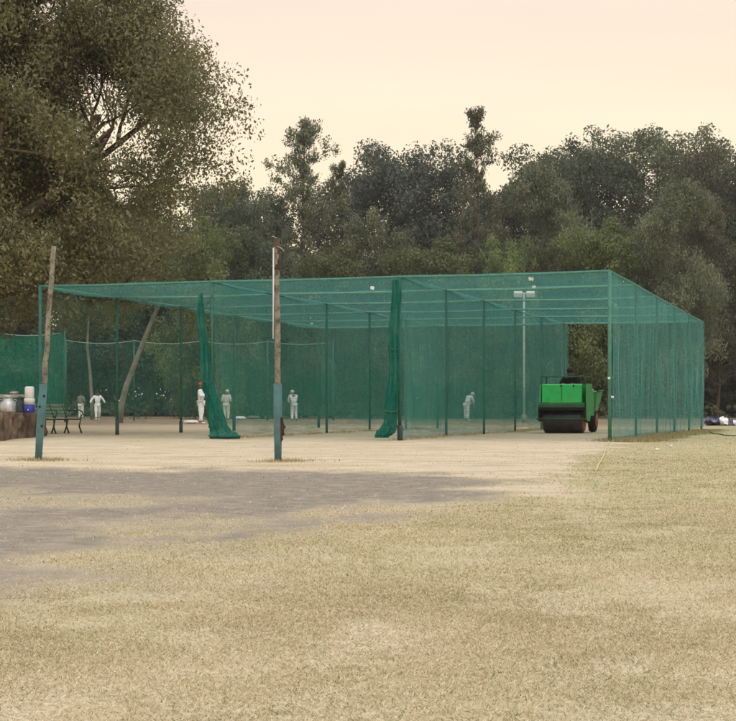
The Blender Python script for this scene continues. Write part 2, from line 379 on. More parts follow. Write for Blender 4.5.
# short dry grass: real blades, dense near the camera
def blades(n, y0, y1, hmin, hmax, wd, spread):
    y = np.sqrt(NR.random(n) * (y1 ** 2 - y0 ** 2) + y0 ** 2); y = np.maximum(y * (1 + NR.normal(0, .09, n)), 3.0); x = (NR.random(n) - 0.5) * 2 * (spread * y + 0.6)
    e, p_, g, lu = ground_masks(x, y)
    patch = fbm(x * 1.3, y * 1.0, 41) * .5 + fbm(x * 4.2, y * 3.0, 43) * .5
    hue = fbm(x * 0.8, y * 0.5, 47) * .6 + fbm(x * 3, y * 2, 49) * .4
    keep = NR.random(n) < np.clip((patch - 0.28) * 4, 0.3, 1) * (1 - 0.95 * np.clip(e * 1.5, 0, 1)) * (1 - 0.93 * p_)
    x, y, lu, g, hue = x[keep], y[keep], lu[keep], g[keep], hue[keep]; n = len(x)
    a = NR.random(n) * math.tau; lean = 0.35 + NR.random(n) ** 0.6 * 1.1; h = hmin + (hmax - hmin) * NR.random(n) ** 2
    z = gheight(x, y) - 0.003
    dx, dy = np.cos(a), np.sin(a); wv = wd * (0.6 + NR.random(n) * 0.8)
    base = np.stack([x, y, z], -1); side = np.stack([-dy, dx, np.zeros(n)], -1) * wv[:, None] / 2
    tip = base + np.stack([dx * np.sin(lean) * h, dy * np.sin(lean) * h, np.cos(lean) * h * 0.8 + 0.004], -1)
    mid = base * 0.45 + tip * 0.55 + np.stack([np.zeros(n), np.zeros(n), h * 0.12], -1)
    co = np.stack([base - side, base + side, mid + side * 0.7, tip], 1).reshape(-1, 3)
    tone = np.clip(NR.normal(0.67, 0.22, n) - lu * 0.36 * NR.random(n) + (hue - .5) * 0.5 - (NR.random(n) < 0.06) * 0.4 - g * 0.3, 0, 1)
    return co, tone
cs, ts = [], []
for args in ((560000, 3.1, 6.5, 0.005, 0.021, 0.002, 0.27), (420000, 6.5, 12, 0.007, 0.024, 0.0032, 0.27), (160000, 12, 24, 0.01, 0.035, 0.007, 0.29), (60000, 24, 46, 0.012, 0.04, 0.012, 0.28)):
    c_, t_ = blades(*args); cs.append(c_); ts.append(t_)
# greener tufts along the foot of the right net and round the two poles
def tuft(cx, cy, rx, ry, n, h, lo=0.1):
    x = cx + NR.normal(0, rx, n); y = cy + NR.normal(0, ry, n); a = NR.random(n) * math.tau; lean = NR.random(n) * 0.9; hh = h * (0.4 + 0.6 * NR.random(n))
    z = gheight(x, y) - 0.004; base = np.stack([x, y, z], -1); side = np.stack([-np.sin(a), np.cos(a), 0 * a], -1) * 0.007
    tip = base + np.stack([np.cos(a) * np.sin(lean) * hh, np.sin(a) * np.sin(lean) * hh, np.cos(lean) * hh], -1); mid = base * 0.5 + tip * 0.5 + side * 0
    cs.append(np.stack([base - side, base + side, mid + side * 0.7, tip], 1).reshape(-1, 3)); ts.append(np.clip(lo + NR.random(n) * 0.4, 0, 1))
tuft(-1.15, 21.2, 0.20, 0.25, 420, 0.07, 0.25); tuft(-4.6, 22.0, 0.2, 0.25, 420, 0.07, 0.2)
for k in range(60):
    L = R.random() ** 1.5 * 19; q = R.gauss(0.35, 0.22)
    tuft(5.27 + 0.301 * L + q * 0.954, 34 + 0.954 * L - q * 0.301, 0.22, 0.3, 260, 0.11 if L < 9 else 0.07, 0.12)
for k in range(34):
    L = R.random() * 19; tuft(0.73 + 0.301 * L + R.gauss(-0.1, .12), 35.5 + 0.954 * L, 0.12, 0.25, 90, 0.1, 0.3)
    tuft(-3.68 + 0.301 * L + R.gauss(0, .12), 36.85 + 0.954 * L, 0.12, 0.25, 90, 0.1, 0.3)
co = np.concatenate(cs); tones = np.concatenate(ts)
t = NT('dry_grass'); tone = t.attr('tone'); rp = t.n('ValToRGB'); t.l(tone, rp.inputs[0]); cr = rp.color_ramp
for i, (p_, c_) in enumerate([(0.0, (98, 114, 64)), (0.3, (154, 143, 106)), (0.6, (200, 184, 149)), (1.0, (236, 223, 198))]):
    e_ = cr.elements[i] if i < 2 else cr.elements.new(p_)
    e_.position = p_; e_.color = srgb(*c_)
cr.elements[1].position = 0.3
d = t.n('BsdfDiffuse'); tl = t.n('BsdfTranslucent'); mx = t.n('MixShader', _Fac=0.3)
t.l(rp.outputs[0], d.inputs[0]); t.l(rp.outputs[0], tl.inputs[0]); t.l(d.outputs[0], mx.inputs[1]); t.l(tl.outputs[0], mx.inputs[2]); t.l(mx.outputs[0], t.out.inputs[0])
gr = link('grass', np_mesh('grass', co, np.arange(len(co)).reshape(-1, 4), tones), t.m); gr['kind'] = 'stuff'
gr['label'] = 'short dry straw coloured grass with a few green blades'

# ------------------------------------------------------------------ trees
def leaf_quads(cent, rx, n_each, size, asp, rng, ctone, flat=0.75, droop=0.0):
    """leaf-sized faces spread through clumps; returns coords and tones"""
    k = len(cent); idx = np.repeat(np.arange(k), n_each); n = len(idx)
    d = rng.normal(0, 1, (n, 3)); d /= np.linalg.norm(d, axis=1)[:, None] + 1e-9
    r = rng.random(n) ** 0.5 * rx[idx]
    c = cent[idx] + d * r[:, None] * np.array([1, 1, flat])
    nrm = d * 0.6 + rng.normal(0, 0.7, (n, 3)) + np.array([0, 0, 0.55]); nrm /= np.linalg.norm(nrm, axis=1)[:, None]
    ax = np.cross(nrm, rng.normal(0, 1, (n, 3))); ax[:, 2] -= droop; ax /= np.linalg.norm(ax, axis=1)[:, None] + 1e-9
    sd = np.cross(nrm, ax); s = size * (0.6 + 0.8 * rng.random(n)); l = (ax * (s / 2)[:, None]); w_ = sd * (s * asp / 2)[:, None]
    bend = nrm * (s * 0.12)[:, None]
    co = np.stack([c - l, c + w_ + bend, c + l, c - w_ + bend], 1).reshape(-1, 3)
    tone = np.clip(ctone[idx] * 0.7 + rng.random(n) * 0.3, 0, 1)
    return co, tone

def grow(seed, H, W, base, kind, n_clump, n_leaf, leaf, clump_r, flat=0.75, gap=0.0, asp=0.5, droop=0.0, lean=(0, 0), trunk_r=0.22, limb_n=16):
    """one tree at the origin: (trunk mesh, crown mesh). base = height where the crown begins"""
    rng = np.random.default_rng(seed); rr = random.Random(seed)
    top = H
    def env(h):          # crown half width at relative crown height
        if kind == 'round': return W / 2 * math.sqrt(max(0.02, 1 - (2 * h - 0.95) ** 2 * 0.95))
        if kind == 'tall': return W / 2 * (0.30 + 0.75 * math.sin(min(1, h * 1.15 + 0.15) * math.pi) ** 0.8) * (1 - 0.45 * h)
        if kind == 'spire': return W / 2 * (0.9 * (1 - h) ** 0.8 + 0.16) * (0.78 + 0.22 * math.sin(h * 23 + seed))
        if kind == 'bush': return W / 2 * math.sqrt(max(0.05, 1 - h ** 2.2))
        return W / 2
    dirs = rng.normal(0, 1, (9, 3)); dirs /= np.linalg.norm(dirs, axis=1)[:, None]; amp = rng.uniform(-0.28, 0.28, 9)
    pts = []
    tries = 0
    lobes = []
    if kind in ('round', 'bush'):
        for _ in range(20 if kind == 'round' else 12):
            h = rng.uniform(0.10, 0.9) if kind == 'round' else rng.uniform(0.05, 0.8); a = rng.random() * math.tau; r = env(h) * rng.uniform(0.25, 0.72)
            lobes.append((np.array([math.cos(a) * r, math.sin(a) * r, base + (top - base) * h]), W * rng.uniform(0.12, 0.25)))
        hi = max(l[0][2] + l[1] * 0.9 for l in lobes)
        for l, r in lobes: l[2] = base * 0.5 + (l[2] - base * 0.5) * (top / hi)
    while lobes and len(pts) < n_clump:
        l, r = lobes[int(rng.integers(len(lobes)))]
        d = rng.normal(0, 1, 3); d[2] = d[2] * 0.9 + 0.25; d /= np.linalg.norm(d)
        p = l + d * r * (rng.random() ** 0.3 + rng.normal(0, .07)) * np.array([1, 1, 0.9])
        if p[2] < 0.2: continue
        if gap and float(fbm(np.array([p[0] * 0.4 + 40]), np.array([p[2] * 0.5 + p[1] * 0.2 + 40]), seed, 2)[0]) < gap: continue
        pts.append(tuple(p))
    while len(pts) < n_clump and tries < n_clump * 40:
        tries += 1
        h = rng.random(); a = rng.random() * math.tau
        r = env(h) * (rng.random() ** (0.42 if kind != 'spire' else 0.7))
        v = np.array([math.cos(a) * r, math.sin(a) * r, 0]); u = np.array([math.cos(a), math.sin(a), 2 * h - 1]); u = u / np.linalg.norm(u)
        k = 1 + float(np.sum(amp * np.clip(dirs @ u, 0, 1) ** 3))
        p = v * k; z = base + (top - base) * h * (0.8 + 0.2 * k)
        if gap and float(fbm(np.array([p[0] * 0.33 + 40]), np.array([z * 0.42 + p[1] * 0.15 + 40]), seed, 2)[0]) < gap: continue
        pts.append((p[0] + lean[0] * z / H, p[1] + lean[1] * z / H, z))
    pts = np.array(pts); rx = clump_r * (0.6 + 0.8 * rng.random(len(pts)))
    tip = np.abs(pts[:, 2] - base) / (top - base)
    rx *= 1 - 0.35 * np.clip(tip - 0.6, 0, 1)
    each = np.maximum(8, (n_leaf / len(pts) * (rx / rx.mean()) ** 2)).astype(int)
    co, tone = leaf_quads(pts, rx, each, leaf, asp, rng, rng.random(len(pts)), flat, droop)
    crown = np_mesh('crown', co, np.arange(len(co)).reshape(-1, 4), tone)
    m = MB()
    spine = [Vector((0, 0, -0.15))]; nseg = 7
    tophi = base + (top - base) * (0.95 if kind == 'spire' else 0.8 if kind == 'tall' else 0.55)
    for i in range(1, nseg + 1):
        z = tophi * i / nseg
        spine.append(Vector((lean[0] * z / H + rr.gauss(0, W * 0.012 * (0.6 if kind == 'spire' else 2)), lean[1] * z / H + rr.gauss(0, W * 0.012), z)))
    m.tube(spine, [trunk_r * (1.25 if i == 0 else 1 - 0.8 * i / nseg) for i in range(nseg + 1)], 9)
    order = rng.permutation(len(pts))[:limb_n * 3]
    for q, i in enumerate(order):
        e = Vector(pts[i]); zz = max(base * 0.75, e.z - (e.xy - Vector((lean[0] * e.z / H, lean[1] * e.z / H))).length * 0.7); zz = min(zz, tophi * 0.97)
        f = zz / tophi * nseg; a = min(int(f), nseg - 1); s = spine[a].lerp(spine[a + 1], f - a)
        mid = s.lerp(e, 0.5) + Vector((rr.gauss(0, .25), rr.gauss(0, .25), -(e - s).length * 0.10))
        r0 = trunk_r * (0.42 if q < limb_n else 0.2) * (1 - 0.5 * a / nseg)
        m.tube([s, s.lerp(mid, .5) + Vector((rr.gauss(0, .1), rr.gauss(0, .1), 0)), mid, mid.lerp(e, .55), e], [r0, r0 * 0.8, r0 * 0.6, r0 * 0.4, r0 * 0.15], 5)
    bmesh.ops.recalc_face_normals(m.b, faces=m.b.faces)
    tm = bpy.data.meshes.new('trunk'); m.b.to_mesh(tm); m.b.free()
    return tm, crown, H, W

M['leaf_dark'] = leafmat('leaf_dark', (59, 70, 53), (106, 116, 92))
M['leaf_blue'] = leafmat('leaf_bluegreen', (66, 74, 66), (112, 120, 106))
M['leaf_olive'] = leafmat('leaf_olive', (70, 78, 51), (119, 125, 85))
M['leaf_light'] = leafmat('leaf_light', (80, 94, 56), (134, 146, 92))
M['leaf_grey'] = leafmat('leaf_grey', (75, 82, 63), (134, 138, 110))
M['leaf_big'] = leafmat('leaf_fig', (66, 68, 44), (142, 132, 92), 0.38, 0.45)
M['leaf_brown'] = leafmat('leaf_brown', (72, 72, 58), (116, 116, 92))
def grow_open(seed, H, W, base, nb, leaf, trunk_r):
    """a slender open tree: a straight leader with rising side branches, leaf sprays along their outer half"""
    rng = np.random.default_rng(seed); rr = random.Random(seed); m = MB(); P = []
    sway = [rr.gauss(0, .12) for _ in range(4)]
    ax = lambda z: Vector((math.sin(z * .35 + sway[0] * 9) * .25 + sway[1] * z * .08, math.sin(z * .3 + sway[2] * 9) * .2, z))
    m.tube([ax(H * .97 * i / 14) - (Vector((0, 0, .2)) if i == 0 else Vector()) for i in range(15)], [trunk_r * (1.15 - 1.05 * i / 14) + .012 for i in range(15)], 8)
    for k in range(nb):
        f = (k + rr.random()) / nb; z = base + (H * .96 - base) * f; a = k * 2.4 + rr.gauss(0, .4)
        ln = W / 2 * ((1 - f) ** .8 * 1.0 + .10) * rr.choice((.45, .7, .95, 1.2)); el = math.radians(rr.uniform(12, 42) + 22 * f)
        d = Vector((math.cos(a) * math.cos(el), math.sin(a) * math.cos(el), math.sin(el))); p = ax(z); r0 = trunk_r * .34 * (1.1 - f) + .015
        pts = [p]
        for i in range(5): pts.append(pts[-1] + (d + Vector((rr.gauss(0, .15), rr.gauss(0, .15), rr.gauss(0, .12) - .05 * i))) * ln / 5)
        m.tube(pts, [r0 * (1 - .17 * i) for i in range(6)], 5)
        for i in range(2, 6):
            for _ in range(3 if i < 5 else 4):
                o_ = Vector((rr.gauss(0, 1), rr.gauss(0, 1), rr.gauss(.2, .6))) * (.14 * ln + .12); e = pts[i] + o_
                m.tube([pts[i], e], [r0 * .3, r0 * .1], 4, cap=False)
                P.append(tuple(e)); P.append(tuple(pts[i].lerp(e, .6)))
    P += [tuple(ax(H * .97) + Vector((rr.gauss(0, .18), rr.gauss(0, .18), rr.gauss(0, .25)))) for _ in range(3)]
    P = np.array(P); rx = .22 + rng.random(len(P)) * .36
    co, tone = leaf_quads(P, rx, np.maximum(8, 20 * (rx / .43) ** 2).astype(int), leaf, .45, rng, rng.random(len(P)), .75, .3)
    bmesh.ops.recalc_face_normals(m.b, faces=m.b.faces); tm = bpy.data.meshes.new('trunk'); m.b.to_mesh(tm); m.b.free()
    return tm, np_mesh('crown', co, np.arange(len(co)).reshape(-1, 4), tone), H, W
KIND = {
    'round1': grow(1, 16, 14, 2.0, 'round', 420, 62000, 0.21, 0.95, gap=0.22),
    'round2': grow(2, 16, 14, 2.5, 'round', 380, 54000, 0.21, 0.88, gap=0.33),
    'round3': grow(3, 15, 13, 1.5, 'round', 400, 58000, 0.21, 0.9, gap=0.27),
    'tall1': grow_open(4, 19, 13, 3.5, 36, 0.21, 0.2),
    'tall2': grow_open(15, 19, 11, 3.5, 36, 0.21, 0.2),
    'bush1': grow(6, 11, 9, 0.5, 'bush', 300, 46000, 0.17, 0.7, trunk_r=0.15),
    'bush2': grow(7, 11, 9, 0.5, 'bush', 300, 44000, 0.17, 0.68, gap=0.22, trunk_r=0.15),
    'droop1': grow(8, 14, 9, 1.0, 'round', 360, 52000, 0.2, 0.72, gap=0.26, asp=0.4, droop=0.8, flat=1.0, trunk_r=0.18),
}
used_kind = {}
def tree(kind, px, ytop, Y, wpx, leaf, label, rz=None, bark='bark', group='trees beyond the nets'):
    tm, cm, H, W = KIND[kind]
    key = (kind, leaf)
    X = (px - CX) / F * Y; hgt = CAMH + (HORIZON - ytop) * Y / F; wid = wpx * Y / F * (1.35 if kind[:5] == 'round' else 1.2 if kind[:4] in ('bush', 'droo') else 1.0)
    o = thing('tree', label, 'tree', (X, Y, 0), R.random() * 6.28 if rz is None else rz, group)
    o.scale = (wid / W * 1.15, wid / W * 1.15, hgt / (H * (1.0 if kind[:5] in ('round', 'droop') else 1.03)))
    if key not in used_kind:
        a, b_ = tm.copy(), cm.copy(); a.materials.append(M[bark]); b_.materials.append(M[leaf]); used_kind[key] = (a, b_)
    for nm, me in zip(('trunk', 'crown'), used_kind[key]):
        q = bpy.data.objects.new(nm, me); COL.objects.link(q); q.parent = o
    return o
TREES = [
 # kind, px, ytop, depth, width px, leaf, label
 ('tall1', 305, 106, 118, 136, 'leaf_grey', 'tall open tree with feathery airy crown, sky showing through its upper half, left of centre'),
 ('tall2', 478, 97, 117, 104, 'leaf_grey', 'tallest slender tree with dark bare stem and narrow airy crown, right of centre'),
 ('round1', 396, 143, 137, 140, 'leaf_blue', 'broad bluish green tree between the two tallest slender trees'),
 ('round2', 440, 150, 133, 110, 'leaf_blue', 'dark broad tree with sky glinting through it, just left of the slender brownish tree'),
 ('round3', 532, 150, 137, 120, 'leaf_dark', 'dark rounded tree just right of the slender brownish tree'),
 ('round2', 592, 136, 143, 130, 'leaf_dark', 'dark broad tree rising over the roller end of the cage'),
 ('round1', 648, 120, 145, 150, 'leaf_grey', 'highest broad dome of grey green foliage behind the right end of the cage'),
 ('round3', 716, 130, 131, 110, 'leaf_brown', 'brownish dark tree at the right edge of the photo, tall and shadowed'),
 ('round2', 775, 128, 125, 130, 'leaf_dark', 'dark tree cut by the right edge of the photo'),
 ('tall2', 340, 152, 122, 60, 'leaf_olive', 'thin olive tree leaning in beside the feathery open tree'),
 ('round3', 262, 182, 125, 92, 'leaf_dark', 'dark tree under the left side of the feathery open tree'),
 ('round1', 222, 176, 133, 110, 'leaf_dark', 'dark green tree half hidden behind the big spreading tree'),
 ('droop1', 556, 165, 119, 92, 'leaf_grey', 'grey green drooping tree above the roller'),
 ('droop1', 672, 182, 109, 84, 'leaf_grey', 'pale grey green tree with drooping leaves behind the right net wall'),
 ('bush1', 593, 204, 111, 92, 'leaf_light', 'yellow green bushy tree above the right bay of the cage'),
 ('bush2', 508, 230, 109, 62, 'leaf_light', 'small yellow green bushy tree beside the slender stem'),
 ('bush1', 425, 226, 109, 110, 'leaf_olive', 'wide olive bushy tree above the middle of the cage'),
 ('bush2', 372, 205, 113, 72, 'leaf_grey', 'grey green bushy tree left of the wide olive one'),
 ('bush1', 330, 232, 109, 84, 'leaf_olive', 'olive bush behind the wooden pole top, right of the feathery tree stem'),
 ('bush2', 262, 222, 107, 84, 'leaf_dark', 'dark green bushy tree left of the wooden pole top'),
 ('bush1', 208, 205, 105, 80, 'leaf_light', 'fresh green bushy tree at the edge of the big spreading crown'),
 ('droop1', 716, 196, 117, 76, 'leaf_brown', 'brownish drooping tree over the dark gap at the right edge'),
 ('bush2', 640, 222, 115, 62, 'leaf_dark', 'dark bushy tree above the near corner of the cage'),
 ('bush1', 470, 236, 113, 70, 'leaf_dark', 'dark bush at the foot of the slender brownish tree'),
 ('bush2', 550, 238, 111, 64, 'leaf_olive', 'olive bush between the two yellow green trees'),
 ('round3', 150, 190, 137, 130, 'leaf_dark', 'dark tree seen below the big crown, through the left bay nets'),
 ('round2', 60, 180, 135, 140, 'leaf_dark', 'dark tree behind the far left green screen'),
 ('round1', -40, 170, 135, 150, 'leaf_dark', 'dark tree beyond the left edge behind the screen'),
 ('bush2', 716, 318, 121, 70, 'leaf_dark', 'dark shrub filling the gap just right of the far end of the cage'),
 ('bush1', 740, 330, 123, 120, 'leaf_dark', 'low dark shrub mass under the trees at the right edge'),
]
for tr_ in TREES: tree(*tr_)
# far wood closing the gaps between the trees
rng = np.random.default_rng(77)
cent = np.stack([rng.uniform(-90, 90, 1500), rng.uniform(150, 176, 1500), rng.uniform(0, 1, 1500) ** 1.3 * 17], -1)
co, tone = leaf_quads(cent, 1.6 + rng.random(1500) * 1.2, np.full(1500, 110), 0.5, 0.55, rng, rng.random(1500))
c2 = np.stack([rng.uniform(-90, 90, 1100), rng.uniform(144, 150, 1100), rng.uniform(0, 8, 1100)], -1)
co2, tone2 = leaf_quads(c2, 1.2 + rng.random(1100) * 0.8, np.full(1100, 200), 0.5, 0.6, rng, rng.random(1100)); co = np.concatenate([co, co2]); tone = np.concatenate([tone, tone2])
fw = link('far_wood', np_mesh('far_wood', co, np.arange(len(co)).reshape(-1, 4), tone), M['leaf_dark']); fw['kind'] = 'stuff'; fw['label'] = 'dark wood far behind the trees'

# the big spreading tree at the left, its trunk outside the frame
def big_tree():
    base = Vector((-14.5, 47, 0)); rr = random.Random(5); rng = np.random.default_rng(5)
    o = thing('fig_tree', 'huge spreading tree with dense small leaved crown and dark limbs filling the upper left', 'tree', base)
    m = MB()
    m.tube([(0, 0, -0.3), (0.1, 0, 1.0), (0.3, 0.1, 2.4), (0.2, 0, 3.6)], [1.05, 0.8, 0.7, 0.75], 14)
    ends = []
    def limb(p, d, ln, r, lvl):
        pts = [Vector(p)]; rad = [r]; n = 6
        for i in range(n):
            d = (d + Vector((rr.gauss(0, .16), rr.gauss(0, .16), rr.gauss(0.03, .13)))).normalized()
            q_ = pts[-1] + d * ln / n
            if q_.x > 9.0: d = Vector((d.x * .2, d.y, abs(d.z) * .3 + .1)).normalized(); q_ = pts[-1] + d * ln / n * .5
            if q_.z < 3.6: d = Vector((d.x, d.y, abs(d.z) + .25)).normalized(); q_.z = pts[-1].z + abs(q_.z - pts[-1].z) + .05
            pts.append(q_); rad.append(r * (1 - 0.62 * (i + 1) / n))
        m.tube(pts, rad, 7 if lvl < 2 else 5)
        if lvl < 3:
            for k in range(4 if lvl < 2 else 3):
                i = rr.randint(2, n); side = Vector((rr.gauss(0, 1), rr.gauss(0, 1), rr.gauss(0.15, .6))).normalized()
                limb(pts[i], (d * 0.75 + side * 0.75).normalized(), ln * rr.uniform(.45, .68), rad[i] * 0.72, lvl + 1)
        if lvl >= 2:
            for i in (3, 4, 5, 6): ends.append(tuple(pts[i]))
    for (dx, dy, dz, ln, r) in ((1, -.1, .34, 8.2, .36), (.9, .3, .75, 8.6, .34), (.55, -.3, 1.2, 8.4, .36), (.1, .2, 1.2, 8, .34), (-.7, -.1, .9, 8, .34),
                                (-.9, .2, .4, 7, .34), (.7, -.7, .5, 7.4, .3), (.6, .8, .5, 7, .3), (.95, -.35, .12, 7.0, .28), (.4, .1, 1.6, 9, .3), (1, .1, .55, 9.0, .3)):
        limb((.2, 0, 3.2 + rr.random() * .6), Vector((dx, dy, dz)).normalized(), ln, r, 0)
    m.build('trunk', M['bark'], o)
    E = np.array(ends)
    # clumps at the twig ends plus fill inside the crown's outline
    n = 2500; a = rng.normal(0, 1, (n, 3)); a /= np.linalg.norm(a, axis=1)[:, None]; rad = rng.random(n) ** 0.42
    fill = np.array([1.6, 0, 9.8]) + a * rad[:, None] * np.array([10.2, 7.0, 7.4])
    P = np.concatenate([E, E + rng.normal(0, .5, E.shape), fill])
    # outline in x and z: right side bulges at mid height, tucked in below
    zc = P[:, 2]; xmax = np.interp(zc, [2.2, 3.4, 4.6, 6.0, 7.2, 8.5, 10.0, 11.2, 12.4, 16], [5.0, 7.2, 8.8, 9.6, 10.4, 11.2, 11.0, 10.2, 9.4, 8.0])
    xmax = xmax + (vnoise(zc * 1.3 + 50, P[:, 1] * 0.8 + 50, 3) - 0.5) * 1.6
    keep = (P[:, 0] < xmax) & (zc > 2.6) & (np.abs(P[:, 1]) < 8)
    gapn = fbm(P[:, 0] * 0.8 + P[:, 1] * .08 + 30, zc * 1.2 + 30, 12, 3)
    inner = np.exp(-((P[:, 0] - 5.2) / 3.8) ** 2 - ((zc - 9.3) / 1.5) ** 2)
    keep &= gapn > 0.37 + 0.14 * inner
    keep &= (P[:, 0] < xmax - 2.6 * rng.random(len(P)) ** 2)
    P = P[keep]
    rx = 0.42 + rng.random(len(P)) * 0.5
    each = np.maximum(10, 96 * (rx / 0.67) ** 2).astype(int)
    big = vnoise(P[:, 0] * 0.5 + 9, P[:, 2] * 0.5 + 9, 8)
    co, tone = leaf_quads(P, rx, each, 0.118, 0.5, rng, np.clip(rng.random(len(P)) * 0.6 + big * 0.4, 0, 1), 0.8, 0.5)
    link('crown', np_mesh('crown', co, np.arange(len(co)).reshape(-1, 4), tone), M['leaf_big'], o)
big_tree()
# smaller trees inside the ground behind the left bay, pale leaning stems
def stem_tree(px, py, Y, path, r, leafc, label, name='tree'):
    b0 = ground_at(px, py) if Y is None else Vector(((px - CX) / F * Y, Y, 0))
    o = thing(name, label, 'tree', b0)
    MB().tube([Vector((0, 0, -.1))] + [Vector(q) for q in path], [r * 1.2] + [r * (1 - 0.55 * i / len(path)) for i in range(len(path))], 9).build('trunk', M['bark_pale'], o)
    rng = np.random.default_rng(int(px)); tip = np.array(path[-1])
    P = tip + rng.normal(0, 1, (70, 3)) * np.array([1.9, 1.6, 1.1]) + np.array([0, 0, 1.0])
    co, tone = leaf_quads(P, 0.5 + rng.random(70) * 0.4, np.full(70, 130), 0.2, 0.5, rng, rng.random(70), 0.8, 0.4)
    link('crown', np_mesh('crown', co, np.arange(len(co)).reshape(-1, 4), tone), M[leafc], o)
stem_tree(119, 0, 76, [(0.1, 0, 0.8), (0.35, 0, 1.8), (0.85, 0, 3.1), (1.5, 0.1, 4.8), (2.2, 0.2, 6.4)], 0.155, 'leaf_olive', 'pale trunk leaning right, seen through the left bay nets')
stem_tree(92, 0, 98, [(-0.02, 0, 1.2), (-0.12, 0, 3.0), (-0.3, 0, 4.6), (-0.2, 0, 6.6)], 0.11, 'leaf_olive', 'thin pale upright trunk behind the walking player in white')

# hedges
def hedge(x0, x1, Y, h, label, d=1.2, rot=0.0):
    rng = np.random.default_rng(int(Y * 7 + x0)); n = int((x1 - x0) * 14)
    P = np.stack([rng.uniform(x0, x1, n), Y + rng.uniform(0, d, n), rng.uniform(0.05, h - 0.08, n)], -1)
    co, tone = leaf_quads(P, 0.12 + rng.random(n) * 0.12, np.full(n, 26), 0.085, 0.55, rng, rng.random(n), 0.9)
    o = link('hedge', np_mesh('hedge', co - np.array([(x0 + x1) / 2, Y, 0]), np.arange(len(co)).reshape(-1, 4), tone), M['leaf_grey'], None, ((x0 + x1) / 2, Y, 0))
    tag(o, label, 'hedge')
hedge(20, 34, 100, 1.0, 'low clipped hedge at the right edge behind the dumped bundle')
hedge(-26, 18, 104, 1.15, 'long low hedge seen through the nets behind the players')

# ------------------------------------------------------------------ the net cage
ANG = math.radians(-17.5)
CAGE = (5.27, 34.0, 0.0)
cage = thing('net_cage', 'long three bay cricket practice cage of green netting on green pipes', 'net cage', CAGE, ANG)
cage_m = Matrix.Translation(CAGE) @ Matrix.Rotation(ANG, 4, 'Z')
SN = [0.0, 4.763, 9.384, 13.94]            # lines of posts, from the right wall leftward
LV = [0, 4.15, 8.3, 12.4, 16.5, 20.6]
HT = 3.70
def panel(name, p0, p1, z0, z1, mat, nu, nv, wav, seed, lab=None, sag=0.0, ragged=0.0):
    """vertical net sheet between two cage points with folds and slack"""
    u = np.linspace(0, 1, nu); v = np.linspace(0, 1, nv); U, V = np.meshgrid(u, v)
    p0, p1 = np.array(p0), np.array(p1); L = np.linalg.norm(p1 - p0); d = (p1 - p0) / L; nrm = np.array([-d[1], d[0]])
    s = U * L
    off = ((fbm(s * 1.6 + 3, V * 1.2 + 9, seed, 3) - 0.5) * 2.2 + (fbm(s * 5 + 3, V * 0.7 + 9, seed + 5, 2) - 0.5) * 0.9) * wav * (0.25 + 0.75 * np.sin(np.clip(V, 0, 1) * math.pi * 0.9 + 0.3))
    z = z0 + V * (z1 - z0)
    if sag:
        cell = (s / 4.13) % 1.0; z = z - sag * 4 * cell * (1 - cell) * V
    if z1 < 2: z = z + V ** 2 * (fbm(s * 0.5, s * 0 + seed, seed + 3, 3) - .5) * 1.1
    if ragged: z = z + (1 - V) ** 3 * np.abs(fbm(s * 0.55, s * 0 + seed, seed + 9, 2) - 0.4) * ragged
    co = np.stack([p0[0] + d[0] * s + nrm[0] * off, p0[1] + d[1] * s + nrm[1] * off, z], -1).reshape(-1, 3)
    i = np.arange(nu * nv).reshape(nv, nu)
    o = link(name, np_mesh(name, co, np.stack([i[:-1, :-1], i[:-1, 1:], i[1:, 1:], i[1:, :-1]], -1).reshape(-1, 4), smooth=True), mat, cage)
    if lab: o['label'] = lab
    return o
BK = LV[-1] + 0.4
panel('net_wall', (-SN[0] + .05, 0), (-SN[0] + .05, BK), 0.02, HT, M['net_wall'], 220, 26, 0.10, 1, 'right outer wall net, dense and full of folds', ragged=0.1)
panel('net_partition', (-SN[1] + .05, 0), (-SN[1] + .05, BK), 0.03, HT, M['net_mid'], 200, 24, 0.09, 3, 'net between the right and middle bays', ragged=0.2)
panel('net_partition', (-SN[1] + .08, 0.6), (-SN[1] + .08, BK), 0.12, 1.55, M['net_skirt'], 160, 12, 0.08, 4, 'darker low net between the right and middle bays', ragged=0.5)
panel('net_partition', (-SN[2] + .05, 0), (-SN[2] + .05, BK), 0.05, HT, M['net_part'], 200, 24, 0.09, 5, 'net between the middle and left bays', ragged=0.2)
panel('net_partition', (-SN[2] + .08, 0.5), (-SN[2] + .08, BK), 0.12, 1.75, M['net_skirt'], 160, 12, 0.08, 6, 'darker low net between the middle and left bays', ragged=0.5)
panel('net_wall', (-SN[3] + .05, 0), (-SN[3] + .05, BK), 0.30, HT, M['net_thin'], 200, 24, 0.08, 7, 'thin see-through left outer wall net', ragged=0.6)
panel('net_back', (-SN[3], BK), (-SN[1], BK), 0.2, HT, M['net_part'], 160, 20, 0.1, 8, 'back net closing the left and middle bays', ragged=0.5)
